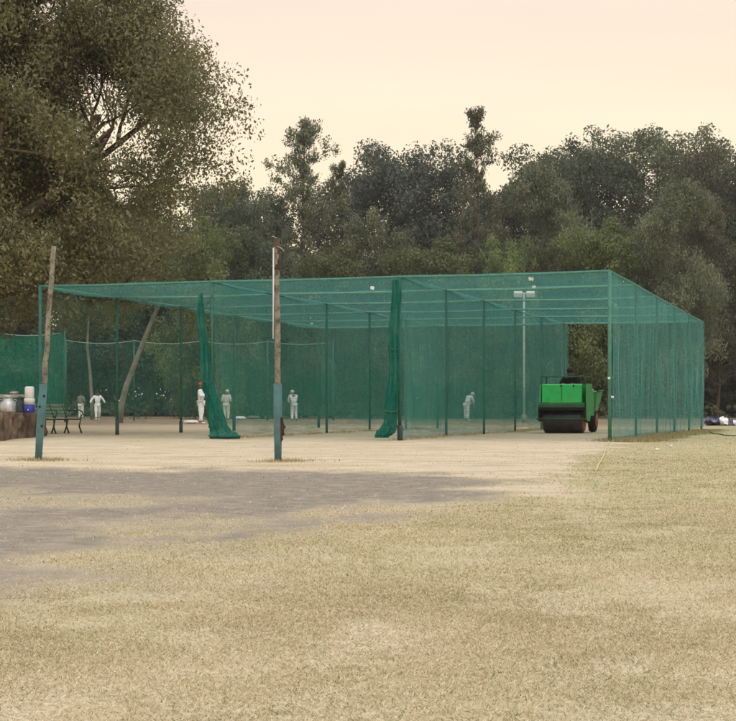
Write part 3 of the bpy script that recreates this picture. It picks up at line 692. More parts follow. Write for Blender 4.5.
# roof net, slack between the cross pipes
nu, nv = 60, 181
U, V = np.meshgrid(np.linspace(0, 1, nu), np.linspace(0, 1, nv))
Lr = V * BK; cell = np.clip(Lr, 0, 20.6) / 4.12 % 1.0
xr = -SN[3] + U * SN[3]
zr = HT + 0.03 - 0.11 * np.clip(4 * cell * (1 - cell), 0, 1) * (0.6 + 0.8 * fbm(xr * 0.4 + 3, Lr * 0.5, 55, 3)) + (fbm(xr * 0.9, Lr * 1.2, 57, 2) - 0.5) * 0.03
i = np.arange(nu * nv).reshape(nv, nu)
rf = link('roof_net', np_mesh('roof_net', np.stack([xr, Lr, zr], -1).reshape(-1, 3), np.stack([i[:-1, :-1], i[:-1, 1:], i[1:, 1:], i[1:, :-1]], -1).reshape(-1, 4), smooth=True), M['net_roof'], cage)
for k, s in enumerate(SN):
    for j, L in enumerate(LV):
        r = 0.042 if j == 0 else 0.034
        po = MB().tube([(-s, L, -0.1), (-s + R.gauss(0, .01), L, 1.8), (-s, L, HT)], r, 10).build('post', M['pipe_pale'] if (k == 0 and j == 0) else M['pipe'], cage)
        if (s == SN[3] or j == 0) and k:
            MB().tube([(-s, L, -0.1), (-s, L, 0.3 + R.random() * .35)], r + 0.02, 10).build('sleeve', M['sleeve'], po)
    MB().tube([(-s, L, HT + R.gauss(0, .012)) for L in LV], 0.024, 8).build('roof_pipe', M['pipe_pale'] if k in (0, 3) else M['pipe'], cage)
for j, L in enumerate(LV):
    MB().tube([(-SN[3] + SN[3] * q / 9, L, HT + 0.0 - 0.03 * math.sin(q / 3 * math.pi) ** 2 + R.gauss(0, .006)) for q in range(10)], 0.028, 8).build('cross_pipe', M['pipe_pale'] if j == 0 else M['pipe_roof'], cage)

# gathered nets tied up at two front posts
def bundle(loc, path, label, seed):
    m = MB(); rr = random.Random(seed); n = 44; ph = [rr.uniform(0, 6.28) for _ in range(6)]
    P = [Vector(p[:3]) for p in path]; W = [p[3] for p in path]
    N = 60; rings = []
    for i in range(N + 1):
        f = i / N * (len(P) - 1); a = min(int(f), len(P) - 2); q = f - a
        c = P[a].lerp(P[a + 1], q); wd = W[a] * (1 - q) + W[a + 1] * q
        rings.append([m.b.verts.new(c + Vector((math.cos(k / n * math.tau), math.sin(k / n * math.tau) * .75, 0)) * wd * (1 + .20 * math.sin(k / n * 5 * math.tau + ph[0] + i * .05) + .13 * math.sin(k / n * 9 * math.tau + ph[1] - i * .09) + .10 * math.sin(i * .42 + ph[2]) + .06 * math.sin(i * 1.3 + ph[3] + k * .3) + rr.gauss(0, .03)) + Vector((.02 * math.sin(i * .35 + ph[4]), 0, 0))) for k in range(n)])
    for i in range(N):
        for k in range(n): m.b.faces.new((rings[i][k], rings[i][(k + 1) % n], rings[i + 1][(k + 1) % n], rings[i + 1][k])).smooth = True
    m.b.faces.new(rings[0]); m.b.faces.new(rings[-1][::-1])
    o = m.build('gathered_net', M['net_bundle'], None, loc)
    for q in (.34, .62):
        f = q * (len(P) - 1); a = int(f); c = P[a].lerp(P[a + 1], f - a); wd = (W[a] + W[a + 1]) / 2 * 1.12
        MB().tube([c + Vector((math.cos(k / 14 * math.tau) * wd, math.sin(k / 14 * math.tau) * wd * .8, .02 * math.sin(k))) for k in range(15)], .012, 6, cap=False).build('tie', M['pipe'], o)
    tag(o, label, 'gathered net', 'nets gathered up at the front posts'); return o
q = cage_m @ Vector((-SN[2], -0.12, 0))
bundle(q, [(-.22, 0, 3.42, .04), (-.20, 0, 2.8, .085), (-.12, 0, 1.7, .105), (-.04, 0, 1.2, .115), (.05, 0, .88, .125), (.17, -.03, .45, .16), (.27, -.06, .2, .22), (.36, -.1, .06, .32), (.42, -.1, .0, .3)],
       'dark green net gathered into a slanting rope that fans out on the ground', 1)
q = cage_m @ Vector((-SN[1], -0.14, 0))
bundle(q, [(-.05, 0, 3.62, .05), (-.06, 0, 3.3, .095), (-.09, 0, 2.4, .10), (-.11, 0, 1.5, .105), (-.15, 0, .8, .115), (-.22, -.03, .35, .14), (-.31, -.05, .12, .17), (-.40, -.06, .05, .13)],
       'dark green net gathered into an upright column against the post of the middle bay', 2)
# scraps caught in the nets
for (px, py, Y, lab, sc) in ((372.5, 288, 35.6, 'white scrap of cloth caught in the roof net over the middle bay', .045), (531, 279, 35.0, 'pale torn rag caught high in the roof net over the right bay', .055),
                             (534, 287, 35.4, 'smaller pale rag below the torn one in the right bay roof', .04), (609, 378, 33.9, 'white tape tied round the near corner post', .028),
                             (612.5, 397, 33.9, 'white plastic scrap snagged low by the near corner post', .028)):
    m = MB(); rr = random.Random(int(px)); g_ = [[None] * 5 for _ in range(5)]
    for a in range(5):
        for b in range(5): g_[a][b] = m.b.verts.new(((a - 2) * sc * .5 + rr.gauss(0, sc * .1), rr.gauss(0, sc * .25), (b - 2) * sc * .45 * (1 if a % 2 else .7) + rr.gauss(0, sc * .1)))
    for a in range(4):
        for b in range(4): m.b.faces.new((g_[a][b], g_[a + 1][b], g_[a + 1][b + 1], g_[a][b + 1]))
    o = m.build('cloth_scrap', M['cream_cloth'], None, at(px, py, Y)); tag(o, lab, 'cloth scrap')

# ------------------------------------------------------------------ two wooden poles with blue tin feet
def pole(px, py, tx, ty, label, extra):
    b0 = ground_at(px, py); Y = b0.y; tp = at(tx, ty, Y) - b0; b0.z = float(gheight(b0.x, b0.y)[0])
    o = thing('wooden_pole', label, 'pole', b0, 0, 'wooden poles before the cage')
    f = (py - 383) / (py - ty)
    P = lambda q: tp * q
    pts = [P(0.05 + 0.95 * i / 12) + Vector((R.gauss(0, .006), R.gauss(0, .006), 0)) for i in range(13)]
    MB().tube(pts, [0.042 - 0.008 * i / 12 + R.gauss(0, .002) for i in range(13)], 9).build('wood_shaft', M['wood'], o)
    m = MB()
    m.tube([P(0) + Vector((0, 0, -.1)), P(f * .3), P(f * .66), P(f)], [0.046, 0.054, 0.058, 0.056], 14)
    m.build('tin_sleeve', M['blue_tin'], o)
    if extra:
        m = MB().tube([P(1.0) + Vector((-.045, -.055, -.13)), P(0.72) + Vector((-.05, -.06, 0)), P(0.55) + Vector((-.055, -.06, 0))], 0.010, 8); m.build('conduit', M['white_pipe'], o)
        m = MB().tube([P(.86), P(1.004)], [0.0455, 0.042], 9); m.build('dark_top', M['wood_dark'], o)
        m = MB(); prev = None                   # torn rusty flap
        rr = random.Random(3); ring = []
        for k in range(11):
            a = k / 10; ring.append((m.b.verts.new(P(.09 + .11 * a) + Vector((.04, -.055, 0))), m.b.verts.new(P(.09 + .11 * a) + Vector((.05 + .045 * math.sin(a * 3.0) + rr.gauss(0, .012), -.075, 0)))))
        for k in range(10): m.b.faces.new((ring[k][0], ring[k + 1][0], ring[k + 1][1], ring[k][1]))
        m.build('torn_flap', M['rust'], o)
        for (a, sx, sz) in ((1.0, -.07, .02), (.965, .10, -.02)):
            MB().tube([P(a) + Vector((0, -.04, 0)), P(a) + Vector((sx * .5, -.06, sz)), P(a) + Vector((sx, -.05, sz * 2.4 - .02))], 0.0035, 6).build('wire_end', M['white_pipe'], o)
    else:
        for (a, d) in ((.30, .05), (.16, .05), (.25, -.03)):
            MB().ball(P(a) + Vector((d * .6, -.05, 0)), 0.018, 8).build('dark_hole', M['black'], o)
    return o
pole(278, 461, 277, 238, 'upright wooden pole with white conduit, blue tin foot and a rusty torn flap', True)
pole(38, 459, 53.5, 245, 'leaning wooden pole at the left with holes in its blue tin foot', False)

# ------------------------------------------------------------------ road roller
rp_ = ground_at(562, 433.2); rp_.z = 0.0
ro = thing('road_roller', 'bright green ride-on pitch roller with black steel front drum, driven out of the right bay', 'roller', rp_, ANG)
dr = MB().lathe([(0.32, -.56), (.355, -.55), (.36, -.53), (.36, .53), (.355, .55), (.32, .56)], 40, (0, .36, .36), 'x').build('drum', M['steel_drum'], ro)
MB().lathe([(.30, .555), (.30, .585), (.15, .59), (.13, .61)], 24, (0, .36, .36), 'x').build('hub', M['orange'], dr)
MB().lathe([(.13, -.61), (.15, -.59), (.30, -.585), (.30, -.555)], 24, (0, .36, .36), 'x').build('hub', M['orange'], dr)
m = MB()
for s in (-1, 1): m.prism([(-.06, .34), (.78, .34), (.9, .74), (-.06, .74)], s * .63, s * .68)
m.box(0, -.05, .70, 1.36, .06, .1, .01); m.box(0, .76, .70, 1.26, .06, .1, .01)
m.build('drum_frame', M['black'], ro)
MB().tube([(-.72, -.06, .41), (.72, -.06, .41)], .022, 8).build('scraper_bar', M['green_frame'], ro)
hd = MB().prism([(-.06, .88), (-.02, 1.38), (.06, 1.41), (.85, 1.41), (.85, .88)], -.57, .57)
hd = hd.build('hood', M['green_paint'], ro)
MB().box(0, -.056, 1.14, .012, .012, .44).build('seam', M['green_frame'], hd)
m = MB(); m.box(-.02, -.052, .885, .7, .012, .02); m.build('scratch', M['steel'], hd)
for x in (-.02, .34): MB().box(x, -.03, 1.355, .04, .03, .06, .005).build('latch', M['black'], hd)
m = MB().prism([(-.10, .74), (-.10, .82), (-.05, .88), (.95, .88), (.95, .74)], -.66, .66); m.build('chassis', M['green_frame'], ro)
m = MB().prism([(-.06, .88), (.05, 1.40), (.85, 1.40), (.85, .88)], -.66, -.60); m.build('side_panel', M['green_paint_old'], ro)
m = MB().prism([(.0, .40), (.0, 1.02), (.10, 1.42), (.85, 1.42), (1.2, .95), (1.2, .5), (.62, .5), (.5, .34), (.12, .34)], .685, .72); m.build('side_panel', M['green_paint_old'], ro)
m = MB().tube([(-.64, .1, 1.35), (-.64, .1, 1.62), (.64, .1, 1.62), (.64, .1, 1.38)], .018, 8); m.tube([(-.64, .1, 1.62), (-.64, 1.0, 1.62), (-.64, 1.0, .9)], .018, 8)
m.tube([(.64, .1, 1.62), (.64, 1.0, 1.62), (.64, 1.0, .9)], .018, 8); m.build('rail', M['green_frame'], ro)
m = MB().box(0, 1.35, .62, 1.1, .9, .12, .02); m.build('footplate', M['green_frame'], ro)
m = MB().box(0, 1.72, .86, .5, .46, .1, .03); m.box(0, 1.97, 1.12, .48, .08, .46, .03); m.box(0, 1.74, .74, .3, .3, .16); m.build('seat', M['black'], ro)
m = MB().tube([(0, .95, 1.0), (0, 1.16, 1.28)], .02, 8); ring = [(0.19 * math.cos(a), 1.17 + .19 * math.sin(a) * .55, 1.30 - .19 * math.sin(a) * .35 + .0) for a in [k / 16 * math.tau for k in range(17)]]
m.tube(ring, .014, 6, cap=False); m.build('steering_wheel', M['black'], ro)
hp = MB(); A = [(-.66, 1.85, 1.20), (.70, 1.85, 1.20), (.70, 3.0, 1.24), (-.66, 3.0, 1.24)]; B_ = [(-.6, 2.0, .62), (.62, 2.0, .62), (.58, 2.75, .62), (-.56, 2.75, .62)]
va = [hp.b.verts.new(p) for p in A]; vb = [hp.b.verts.new(p) for p in B_]
hp.b.faces.new(va); hp.b.faces.new(vb[::-1])
for k in range(4): hp.b.faces.new((va[k], vb[k], vb[(k + 1) % 4], va[(k + 1) % 4]))
bmesh.ops.bevel(hp.b, geom=list(hp.b.edges), offset=.02, segments=2, affect='EDGES')
hp = hp.build('water_tank', M['green_paint_old'], ro)
MB().tube([(.71, 1.86, 1.21), (.71, 3.0, 1.25)], .025, 8).build('rim', M['green_frame'], hp)
MB().ball((.5, 1.95, 1.25), .09, 10, (1, 1, .6)).build('white_can', M['white_plastic'], hp)
for s in (-1, 1):
    wl = MB().lathe([(.2, s * .40), (.31, s * .41), (.33, s * .45), (.33, s * .57), (.31, s * .60), (.2, s * .605)], 28, (0, 2.3, .33), 'x').build('wheel', M['black'], ro)
    MB().lathe([(.20, s * .6), (.24, s * .625), (.14, s * .63), (.05, s * .66)], 24, (0, 2.3, .33), 'x').build('rim', M['orange'], wl)
MB().tube([(-.5, 2.3, .33), (.5, 2.3, .33)], .05, 8).build('axle', M['black'], ro)
m = MB().box(0, 2.3, .55, .9, .7, .14, .01); m.box(0, 1.2, .45, .25, 1.1, .14, .02); m.build('rear_frame', M['black'], ro)

# ------------------------------------------------------------------ people
def skin_mesh(name, nodes, edges, lv=1):
    me = bpy.data.meshes.new(name); keys = list(nodes); ix = {k: i for i, k in enumerate(keys)}
    me.from_pydata([nodes[k][:3] for k in keys], [(ix[a], ix[b]) for a, b in edges], [])
    o = bpy.data.objects.new('tmp', me); COL.objects.link(o)
    mod = o.modifiers.new('s', 'SKIN'); mod.use_smooth_shade = True
    for i, k in enumerate(keys):
        r = nodes[k][3]; sv = me.skin_vertices[0].data[i]; sv.radius = (r, nodes[k][4] if len(nodes[k]) > 4 else r); sv.use_root = (i == 0)
    sb = o.modifiers.new('d', 'SUBSURF'); sb.levels = lv; sb.render_levels = lv
    dg = bpy.context.evaluated_depsgraph_get()
    res = bpy.data.meshes.new_from_object(o.evaluated_get(dg), depsgraph=dg)
    bpy.data.objects.remove(o); bpy.data.meshes.remove(me); res.name = name
    for pl in res.polygons: pl.use_smooth = True
    return res
def lerp3(a, b, f): return tuple(a[i] * (1 - f) + b[i] * f for i in range(3))
def person(loc, rz, label, pose, shirt, trousers, hat=None, scale=1.0, hair=True, shoes='shoe', group=None):
    """pose: dict of joint positions; the figure faces -y"""
    D = dict(pelvis=(0, 0, .93), waist=(0, 0, 1.08), chest=(0, -.01, 1.30), neck=(0, 0, 1.45), head=(0, -.02, 1.60),
             shL=(-.18, 0, 1.41), shR=(.18, 0, 1.41), elL=(-.25, .02, 1.13), elR=(.25, .02, 1.13), haL=(-.27, -.06, .88), haR=(.27, -.06, .88),
             hpL=(-.09, 0, .90), hpR=(.09, 0, .90), knL=(-.10, -.02, .50), knR=(.10, -.02, .50), anL=(-.10, .02, .08), anR=(.10, .02, .08))
    D.update(pose); o = thing('person', label, 'person', loc, rz, group); o.scale = (scale,) * 3
    hd_, nk = Vector(D['head']), Vector(D['neck']); up = (hd_ - nk).normalized()
    fw = Vector((0, -1, 0)); fw = (fw - up * fw.dot(up)).normalized()
    if 'face' in pose: fw = Vector(pose['face']).normalized()
    N = {'pelvis': (*D['pelvis'], .125, .10), 'waist': (*D['waist'], .12, .09), 'chest': (*D['chest'], .145, .10), 'neck': (*D['neck'], .055),
         'jaw': (*(nk.lerp(hd_, .45) + fw * .012), .06), 'head': (*hd_, .088), 'crown': (*(hd_ + up * .075 - fw * .01), .075)}
    N['nose'] = (*(hd_ + fw * .105 - up * .02), .014)
    E = [('pelvis', 'waist'), ('waist', 'chest'), ('chest', 'neck'), ('neck', 'jaw'), ('jaw', 'head'), ('head', 'crown'), ('head', 'nose')]
    for s in 'LR':
        N['sh' + s] = (*D['sh' + s], .062); N['el' + s] = (*D['el' + s], .043); N['wr' + s] = (*lerp3(D['el' + s], D['ha' + s], .88), .030)
        N['hp' + s] = (*D['hp' + s], .095); N['kn' + s] = (*D['kn' + s], .062); N['an' + s] = (*D['an' + s], .042)
        a = Vector(D['an' + s]); ff = Vector(pose.get('foot' + s, (0, -1, -.25))).normalized()
        N['toe' + s] = (*(a + ff * .19 + Vector((0, 0, 0))), .036); N['heel' + s] = (*(a + Vector((0, .03, -.04))), .036)
        h = Vector(D['ha' + s]); d = (h - Vector(N['wr' + s][:3])).normalized()
        sd = d.cross(Vector((0, 1, 0.1))).normalized(); dn = d.cross(sd).normalized()
        N['pa' + s] = (*(h + d * .03), .034, .022)
        E += [('chest', 'sh' + s), ('sh' + s, 'el' + s), ('el' + s, 'wr' + s), ('wr' + s, 'pa' + s), ('pelvis', 'hp' + s), ('hp' + s, 'kn' + s), ('kn' + s, 'an' + s), ('an' + s, 'toe' + s), ('an' + s, 'heel' + s)]
    body = skin_mesh('body', N, E)
    bm_ = bmesh.new(); bm_.from_mesh(body); mm = MB(); mm.b.free(); mm.b = bm_
    for s in 'LR':                               # fingers rooted in the palm, thumb from its side
        h = Vector(D['ha' + s]); d = (h - Vector(D['el' + s])).normalized(); sd = d.cross(Vector((0, .2, 1)) if abs(d.z) < .8 else Vector((1, 0, 0))).normalized(); cu = d.cross(sd)
        for k, ln in enumerate((.062, .075, .07, .055)):
            p = h + d * .035 + sd * (k - 1.5) * .017
            mm.tube([p, p + d * ln * .55 + cu * .008, p + d * ln + cu * .03], [.010, .009, .006], 6)
        p = h + sd * -.03; mm.tube([p, p - sd * .025 + d * .03, p - sd * .03 + d * .055 + cu * .015], [.012, .010, .007], 6)
    sdv = up.cross(fw).normalized()
    for s in (-1, 1): mm.ball(hd_ + sdv * s * .088 - up * .01, .022, 8, (.6, 1, 1.3))
    mm.mi = 1
    for s in (-1, 1): mm.ball(hd_ + sdv * s * .033 + fw * .084 + up * .012, .012, 8)
    mm.ball(hd_ + fw * .085 - up * .062, .013, 8, (1.6, .6, .5))
    mm.build('body', [M['skin'], M['hair']], o)
    Z = lambda k, add: (*N[k][:3], *(r + add for r in N[k][3:]))
    SN_ = {k: Z(k, .034) for k in ('chest', 'waist', 'pelvis')}; SN_['collar'] = (*lerp3(D['chest'], D['neck'], .75), .085)
    SE = [('chest', 'waist'), ('waist', 'pelvis'), ('chest', 'collar')]
    for s in 'LR':
        for k in ('sh', 'el', 'wr'): SN_[k + s] = Z(k + s, .026)
        SE += [('chest', 'sh' + s), ('sh' + s, 'el' + s), ('el' + s, 'wr' + s)]
    link('shirt', skin_mesh('shirt', SN_, SE), M[shirt], o)
    TN = {'pelvis': Z('pelvis', .016)}; TE = []
    for s in 'LR':
        TN['hp' + s] = Z('hp' + s, .024); TN['kn' + s] = Z('kn' + s, .034); TN['cu' + s] = (*lerp3(D['kn' + s], D['an' + s], .94), .068)
        TE += [('pelvis', 'hp' + s), ('hp' + s, 'kn' + s), ('kn' + s, 'cu' + s)]
    link('trousers', skin_mesh('trousers', TN, TE), M[trousers], o)
    for s in 'LR':
        a = Vector(D['an' + s]); ff = Vector(pose.get('foot' + s, (0, -1, -.25))).normalized()
        link('shoe', skin_mesh('shoe', {'a': (*(a + Vector((0, .02, -.02))), .055), 'b': (*(a + ff * .1 + Vector((0, 0, -.01))), .052), 'c': (*(a + ff * .2), .044)}, [('a', 'b'), ('b', 'c')]), M[shoes], o)
    top = hd_ + up * .06 - fw * .02
    if hat:
        m = MB().ball(top + up * .025, .108, 14, (.95, 1.05, .85)); bq = hd_ + up * .075 + fw * .13
        m.box(bq.x, bq.y, bq.z, .15, .12, .014, .005, rot=fw.to_track_quat('-Y', 'Z').to_matrix()); m.build('cap', M[hat], o)
    elif hair:
        MB().ball(top + up * .012, .102, 14, (.93, 1.05, .95)).build('hair', M['hair'], o)
    return o
gp = lambda px, py: ground_at(px, py) * 1.0
def stand(px, Y): return Vector(((px - CX) / F * Y, Y, 0.0))
person(stand(97.5, 93), 0.25, 'person in all white walking with both arms held out from the sides', dict(
    elL=(-.36, .02, 1.19), haL=(-.44, -.1, .99), elR=(.36, .05, 1.19), haR=(.46, .04, 1.0), knL=(-.1, -.16, .52), anL=(-.10, -.22, .08), knR=(.11, .02, .48), anR=(.11, .28, .13), footR=(0, -1, -.6)),
    'white_cloth', 'white_cloth')
person(stand(81, 98), 2.7, 'person in grey top and white trousers, left of the walker in white', dict(haL=(-.1, -.22, 1.05), haR=(.12, -.22, 1.02), elL=(-.27, -.02, 1.12)), 'grey_cloth', 'cream_cloth')
person(stand(201, 70), 1.35, 'person in white wearing a red cap with hands raised before the chest', dict(
    elL=(-.24, -.06, 1.16), haL=(-.10, -.34, 1.27), elR=(.24, -.08, 1.15), haR=(.06, -.36, 1.30), anL=(-.13, -.06, .08), anR=(.14, .1, .08)), 'white_cloth', 'white_cloth', hat='red_cloth', scale=1.06)
person(stand(226.5, 86), 2.9, 'person in white with back turned, beside the slanting gathered net', dict(haR=(.14, -.25, 1.05), haL=(-.14, -.25, 1.1), head=(0, -.1, 1.58)), 'cream_cloth', 'cream_cloth', hat='cream_cloth')
person(stand(294, 84), 3.5, 'person in white bowed forward with rounded back, right of the wooden pole', dict(
    waist=(0, -.02, 1.09), chest=(0, -.08, 1.30), neck=(0, -.16, 1.43), head=(0, -.25, 1.53), shL=(-.18, -.16, 1.38), shR=(.18, -.16, 1.38), elL=(-.22, -.3, 1.14), elR=(.22, -.3, 1.14), haL=(-.1, -.42, 1.0), haR=(.1, -.42, 1.0),
    anL=(-.14, .0, .08), anR=(.15, .14, .08), face=(0, -.75, -.66)), 'white_cloth', 'white_cloth', hat='cream_cloth')
person(stand(466.5, 88), 2.2, 'person in white shirt bending forward far behind the middle bay nets', dict(
    waist=(0, -.06, 1.07), chest=(0, -.18, 1.26), neck=(0, -.29, 1.37), head=(0, -.39, 1.46), shL=(-.18, -.22, 1.36), shR=(.18, -.22, 1.36), elL=(-.22, -.34, 1.1), elR=(.22, -.34, 1.1), haL=(-.1, -.46, .92), haR=(.1, -.46, .92),
    face=(0, -.6, -.8)), 'white_cloth', 'white_cloth', hat='cream_cloth')
dl = cage_m.to_3x3() @ Vector((-.06, 1.70, 0.11)) + rp_
person(dl, ANG, 'driver in black sitting behind the green hood of the roller', dict(
    pelvis=(0, 0, 1.0), waist=(0, 0, 1.13), chest=(0, -.03, 1.34), neck=(0, -.03, 1.50), head=(0.0, -.08, 1.64), shL=(-.21, -.02, 1.46), shR=(.21, -.02, 1.46),
    elL=(-.27, -.2, 1.24), elR=(.27, -.2, 1.24), haL=(-.15, -.46, 1.32), haR=(.15, -.46, 1.32), hpL=(-.1, -.02, .98), hpR=(.1, -.02, .98), knL=(-.13, -.44, 1.0), knR=(.13, -.44, 1.0), anL=(-.13, -.5, .76), anR=(.13, -.5, .76)),
    'black_cloth', 'black_cloth', shoes='black')

# ------------------------------------------------------------------ left side: platform with cans, bench, screens
m = MB(); poly = [(-8.15, 34.0), (-8.45, 37.2), (-8.35, 40.4), (-9.6, 41.2), (-13.5, 41), (-14, 34.2), (-10.5, 33.2)]
pr = random.Random(9); lev = [0, .12, .25, .38, .5, .585, .61]; rings = []
npoly = []
for i in range(len(poly)):
    a, b = Vector(poly[i]), Vector(poly[(i + 1) % len(poly)])
    for k in range(14): npoly.append(a.lerp(b, k / 14))
cen = Vector((-11, 37.3))
for z in lev:
    ring = []
    for i, p in enumerate(npoly):
        d = (p - cen).normalized(); o_ = pr.gauss(0, .025) - (.07 if z > .6 else 0) + .10 * (1 - z / .6) * 0.4
        ring.append(m.b.verts.new((p.x + d.x * o_, p.y + d.y * o_, z + pr.gauss(0, .012) - (.06 if z == 0 else 0))))
    rings.append(ring)
for a in range(len(lev) - 1):
    for i in range(len(npoly)): m.b.faces.new((rings[a][i], rings[a][(i + 1) % len(npoly)], rings[a + 1][(i + 1) % len(npoly)], rings[a + 1][i]))
m.b.faces.new(rings[-1])
tag(m.build('mud_platform', M['mud']), 'rough brown mud and stone platform at the left edge carrying cans and a water cooler', 'platform')
def can(px, Y, r, h, label, mat='steel'):
    o = thing('milk_can', label, 'can', (*at(px, 400, Y)[:2], .61), 0, 'metal cans on the mud platform')
    MB().lathe([(r * .96, 0), (r, .03), (r, h * .62), (r * .8, h * .76), (r * .62, h * .82), (r * .62, h * .95), (r * .7, h)], 22).build('body', M[mat], o)
    MB().lathe([(r * .72, h + .002), (r * .74, h + .03), (r * .3, h + .055), (r * .05, h + .06)], 18).build('lid', M[mat], o)
    for s in (-1, 1): MB().tube([(s * r * .9, 0, h * .68), (s * r * 1.15, 0, h * .8), (s * r * .68, 0, h * .9)], .012, 6).build('handle', M[mat], o)
can(8, 37.6, .185, .37, 'wide steel can, leftmost on the mud platform'); can(20, 38.4, .115, .34, 'narrow dull can between the wide can and the cooler', 'sleeve')
co_ = thing('water_cooler', 'water cooler with blue bottom and white top at the corner of the mud platform', 'water cooler', (*at(29.5, 400, 38.2)[:2], .605))
MB().lathe([(.115, 0), (.125, .02), (.128, .2)], 22).build('base', M['blue_plastic'], co_)
MB().lathe([(.128, .203), (.132, .33), (.12, .35)], 22).build('top', M['white_plastic'], co_)
MB().tube([(0, -.125, .08), (0, -.17, .08), (0, -.17, .05)], .012, 6).build('tap', M['white_plastic'], co_)
jar = MB().lathe([(.10, 0), (.115, .02), (.115, .25), (.10, .28), (.085, .29)], 20).build('plastic_jar', M['white_plastic'], None, (*at(29.5, 400, 38.2)[:2], .957)); tag(jar, 'white plastic jar standing on the water cooler', 'jar')
tb = thing('plank_table', 'white topped plank table behind the cans at the left edge', 'table', (*at(2, 400, 42.2)[:2], 0))
MB().box(0, 0, 1.04, 1.3, .5, .09, .01).build('tabletop', M['stone'], tb)
for sx in (-1, 1):
    for sy in (-1, 1): MB().box(sx * .55, sy * .18, .5, .06, .06, .99).build('leg', M['wood'], tb)
tag(MB().ball((0, 0, .05), .1, 12, (1.3, 1, .55)).build('metal_bowl', M['steel'], None, (*at(14, 400, 42.2)[:2], 1.085)), 'upturned metal bowl on the white topped table', 'bowl')
b0 = ground_at(57, 433.5)
bn = thing('park_bench', 'green slatted park bench with curled cast iron arms beside the leaning pole', 'bench', (b0.x, b0.y + .5, 0), math.radians(68))
m = MB()
for k in range(5): m.box(0, -.22 + k * .105, .42, 1.5, .08, .028, .006)
m.build('seat', M['slat'], bn)
m = MB()
for k in range(4): m.box(0, .27 + k * .035, .50 + k * .10, 1.5, .026, .075, .006)
m.build('backrest', M['slat'], bn)
for x in (-.66, 0.0, .66):
    m = MB().tube([(x, -.28, 0), (x, -.2, .2), (x, -.26, .40), (x, .22, .40), (x, .22, .2), (x, .3, 0)], .024, 7); m.tube([(x, .2, .40), (x, .30, .6), (x, .39, .86)], .022, 7)
    if x: m.tube([(x, .33, .66), (x, .1, .65), (x, -.2, .66), (x, -.3, .62), (x, -.33, .54), (x, -.27, .5), (x, -.25, .42)], .02, 7)
    m.build('iron_frame', M['iron'], bn)

def screen(name, x0, x1, Y0, Y1, z0, z1, mat, label, posts, seed):
    o = thing(name, label, 'net screen', (x0, Y0, 0)); nu, nv = 120, 20; U, V = np.meshgrid(np.linspace(0, 1, nu), np.linspace(0, 1, nv)); L = math.hypot(x1 - x0, Y1 - Y0)
    s = U * L; cell = (U * posts) % 1; z = z0 + V * (z1 - z0) - V * .18 * 4 * cell * (1 - cell) + (1 - V) * (fbm(s * .8, s * 0, seed, 2) - .5) * .3
    off = (fbm(s * 1.2, V * 1.5, seed, 3) - .5) * .35
    co = np.stack([(x1 - x0) * U, (Y1 - Y0) * U + off, z], -1).reshape(-1, 3); i = np.arange(nu * nv).reshape(nv, nu)
    link('net', np_mesh('net', co, np.stack([i[:-1, :-1], i[:-1, 1:], i[1:, 1:], i[1:, :-1]], -1).reshape(-1, 4), smooth=True), mat, o)
    MB().tube([tuple(c_) for c_ in co.reshape(nv, nu, 3)[-1][::3]], .022, 5).build('top_rope', M['rope_net'], o)
    for k in range(posts + 1):
        f = k / posts; MB().tube([((x1 - x0) * f, (Y1 - Y0) * f, -.1), ((x1 - x0) * f, (Y1 - Y0) * f, z1 + .05)], .045, 8).build('post', M['pipe'], o)
screen('net_screen', -30, (65 - CX) / F * 80, 78, 80, .5, 4.6, M['net_far'], 'dense dark green net screen at the far left, behind the cans and bench', 4, 61)
screen('net_screen', (66 - CX) / F * 88, -2, 88, 90, .4, 4.55, M['net_thin'], 'thin pale roped net far behind the left bays', 4, 62)

# floodlights
def floodlight(px, Y, ytop, label, heads, r=.045):
    h = CAMH + (HORIZON - ytop) * Y / F
    o = thing('floodlight_mast', label, 'floodlight', ((px - CX) / F * Y, Y, 0), 0, 'floodlight masts')
    MB().tube([(0, 0, -.1), (0, 0, h * .5), (0, 0, h)], [r * 1.3, r * 1.15, r], 12).build('mast', M['white_pipe'], o)
    MB().tube([(0, 0, 0), (0, 0, .4)], .12, 12).build('footing', M['stone'], o)
    MB().box(0, 0, h + .03, 1.0 if heads > 1 else .3, .08, .08).build('crossarm', M['white_pipe'], o)
    for k in range(heads):
        x = (k - (heads - 1) / 2) * .62
        lm = MB().box(x, -.16, h - .02, .42, .26, .24, .03, rot=Matrix.Rotation(math.radians(28), 3, 'X')); lm.build('lamp_head', M['white_pipe'], o)
floodlight(524, 78, 294, 'white floodlight mast with two lamp heads, seen through the right bay nets', 2)
floodlight(384, 122, 222, 'white lamp head on a mast among the bushes above the middle bay', 1)

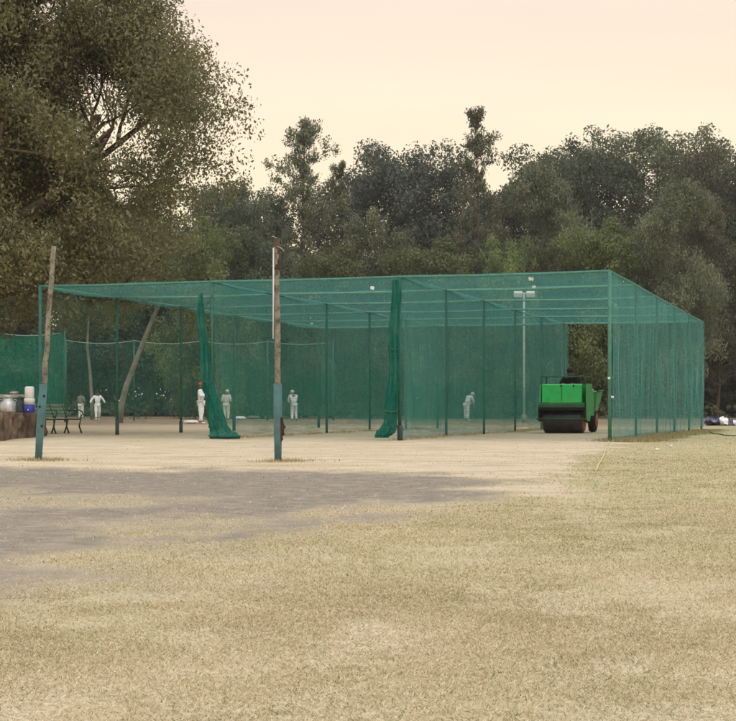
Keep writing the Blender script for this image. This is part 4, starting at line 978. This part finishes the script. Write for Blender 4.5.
# ------------------------------------------------------------------ small things on the ground
def bag(px, py, sx, sy, sz, mat, label, name='kit_bag', rz=0, group=None):
    b = ground_at(px, py); m = MB(); r = random.Random(int(px * 3)); m.ball((0, 0, sz * .48), .5, 16, (sx, sy, sz))
    for v in m.b.verts: v.co += Vector((r.gauss(0, .03) * sx, r.gauss(0, .03) * sy, r.gauss(0, .035) * sz)); v.co.z = max(v.co.z, -.01)
    tag(m.build(name, M[mat], None, (b.x, b.y, 0), rz), label, 'bag' if 'bag' in name else 'bundle', group)
b = ground_at(720, 425.3)
tarp = thing('tarpaulin_heap', 'crumpled heap of dark blue and white sheeting before the hedge at the right edge', 'tarpaulin', (b.x, b.y, 0))
for k, (x, w_, h, mt) in enumerate(((-.3, .75, .38, 'tarp_blue'), (.1, .5, .36, 'white_cloth'), (.36, .45, .26, 'tarp_blue'), (.58, .3, .2, 'white_cloth'))):
    m = MB(); r = random.Random(k); m.ball((x, 0, h * .4), .5, 18, (w_, .7, h))
    for v in m.b.verts: v.co += Vector((r.gauss(0, .03), r.gauss(0, .04), r.gauss(0, .04))); v.co.z = max(v.co.z, -.01)
    for f in m.b.faces: f.smooth = False
    m.build('fold', M[mt], tarp)
bag(191, 423.5, .7, .4, .16, 'cream_cloth', 'pale flat kit bag on the ground left of the person in the red cap')
bag(232, 418.5, .6, .4, .34, 'cream_cloth', 'pale upright kit bag between the gathered net and the wooden pole')
bag(240, 419.5, .8, .4, .2, 'white_cloth', 'white low kit bag right of the pale upright one')
bag(253, 419, .9, .4, .22, 'grey_cloth', 'grey kit bag farthest right of the row left of the pole')
bag(268, 418.6, .5, .4, .22, 'cream_cloth', 'small pale kit bag close to the wooden pole foot')
def rope(pts, r, mat, label):
    m = MB(); P = []
    for px, py in pts:
        g_ = ground_at(px, py); P.append((g_.x, g_.y, float(gheight(g_.x, g_.y)[0]) + r))
    P2 = []
    for i in range(len(P) - 1):
        for k in range(6): P2.append(Vector(P[i]).lerp(Vector(P[i + 1]), k / 6))
    P2.append(Vector(P[-1]))
    for _ in range(2):
        P2 = [P2[0]] + [(P2[i - 1] + P2[i] * 2 + P2[i + 1]) / 4 for i in range(1, len(P2) - 1)] + [P2[-1]]
    for q_ in P2: q_.z = float(gheight(q_.x, q_.y)[0]) + r
    m.tube(P2, r, 6); tag(m.build('rope', M[mat]), label, 'rope')
rope([(609, 441), (606, 447), (604, 455), (600, 463), (596, 470)], .012, 'rope', 'thin pale cord trailing on the grass from the near corner post')
rope([(702, 429), (708, 431), (716, 434.5), (728, 435.5), (760, 436)], .013, 'rope_dark', 'dark hose lying on the ground from the far end of the right net')
for (px, py, r, lab) in ((657, 450, .035, 'small white stone in the grass below the right net wall'), (671, 446.5, .028, 'smaller white stone right of it, nearer the net foot')):
    b = ground_at(px, py); m = MB().ball((0, 0, 0), r, 8, (1.2, 1, .7)); tag(m.build('stone', M['white_plastic'], None, (b.x, b.y, float(gheight(b.x, b.y)[0]) + r * .5)), lab, 'stone')

# ------------------------------------------------------------------ evening haze over the field
HZ = MB().box(0, 60, 14, 420, 330, 31).build('haze', [])
t = NT('haze'); v = t.n('VolumePrincipled'); v.inputs['Density'].default_value = 0.0003; v.inputs['Color'].default_value = (0.95, 0.93, 0.9, 1); v.inputs['Anisotropy'].default_value = 0.2
t.l(v.outputs[0], t.out.inputs['Volume']); HZ.data.materials.append(t.m); HZ['kind'] = 'stuff'; HZ['label'] = 'thin pale evening haze over the field'
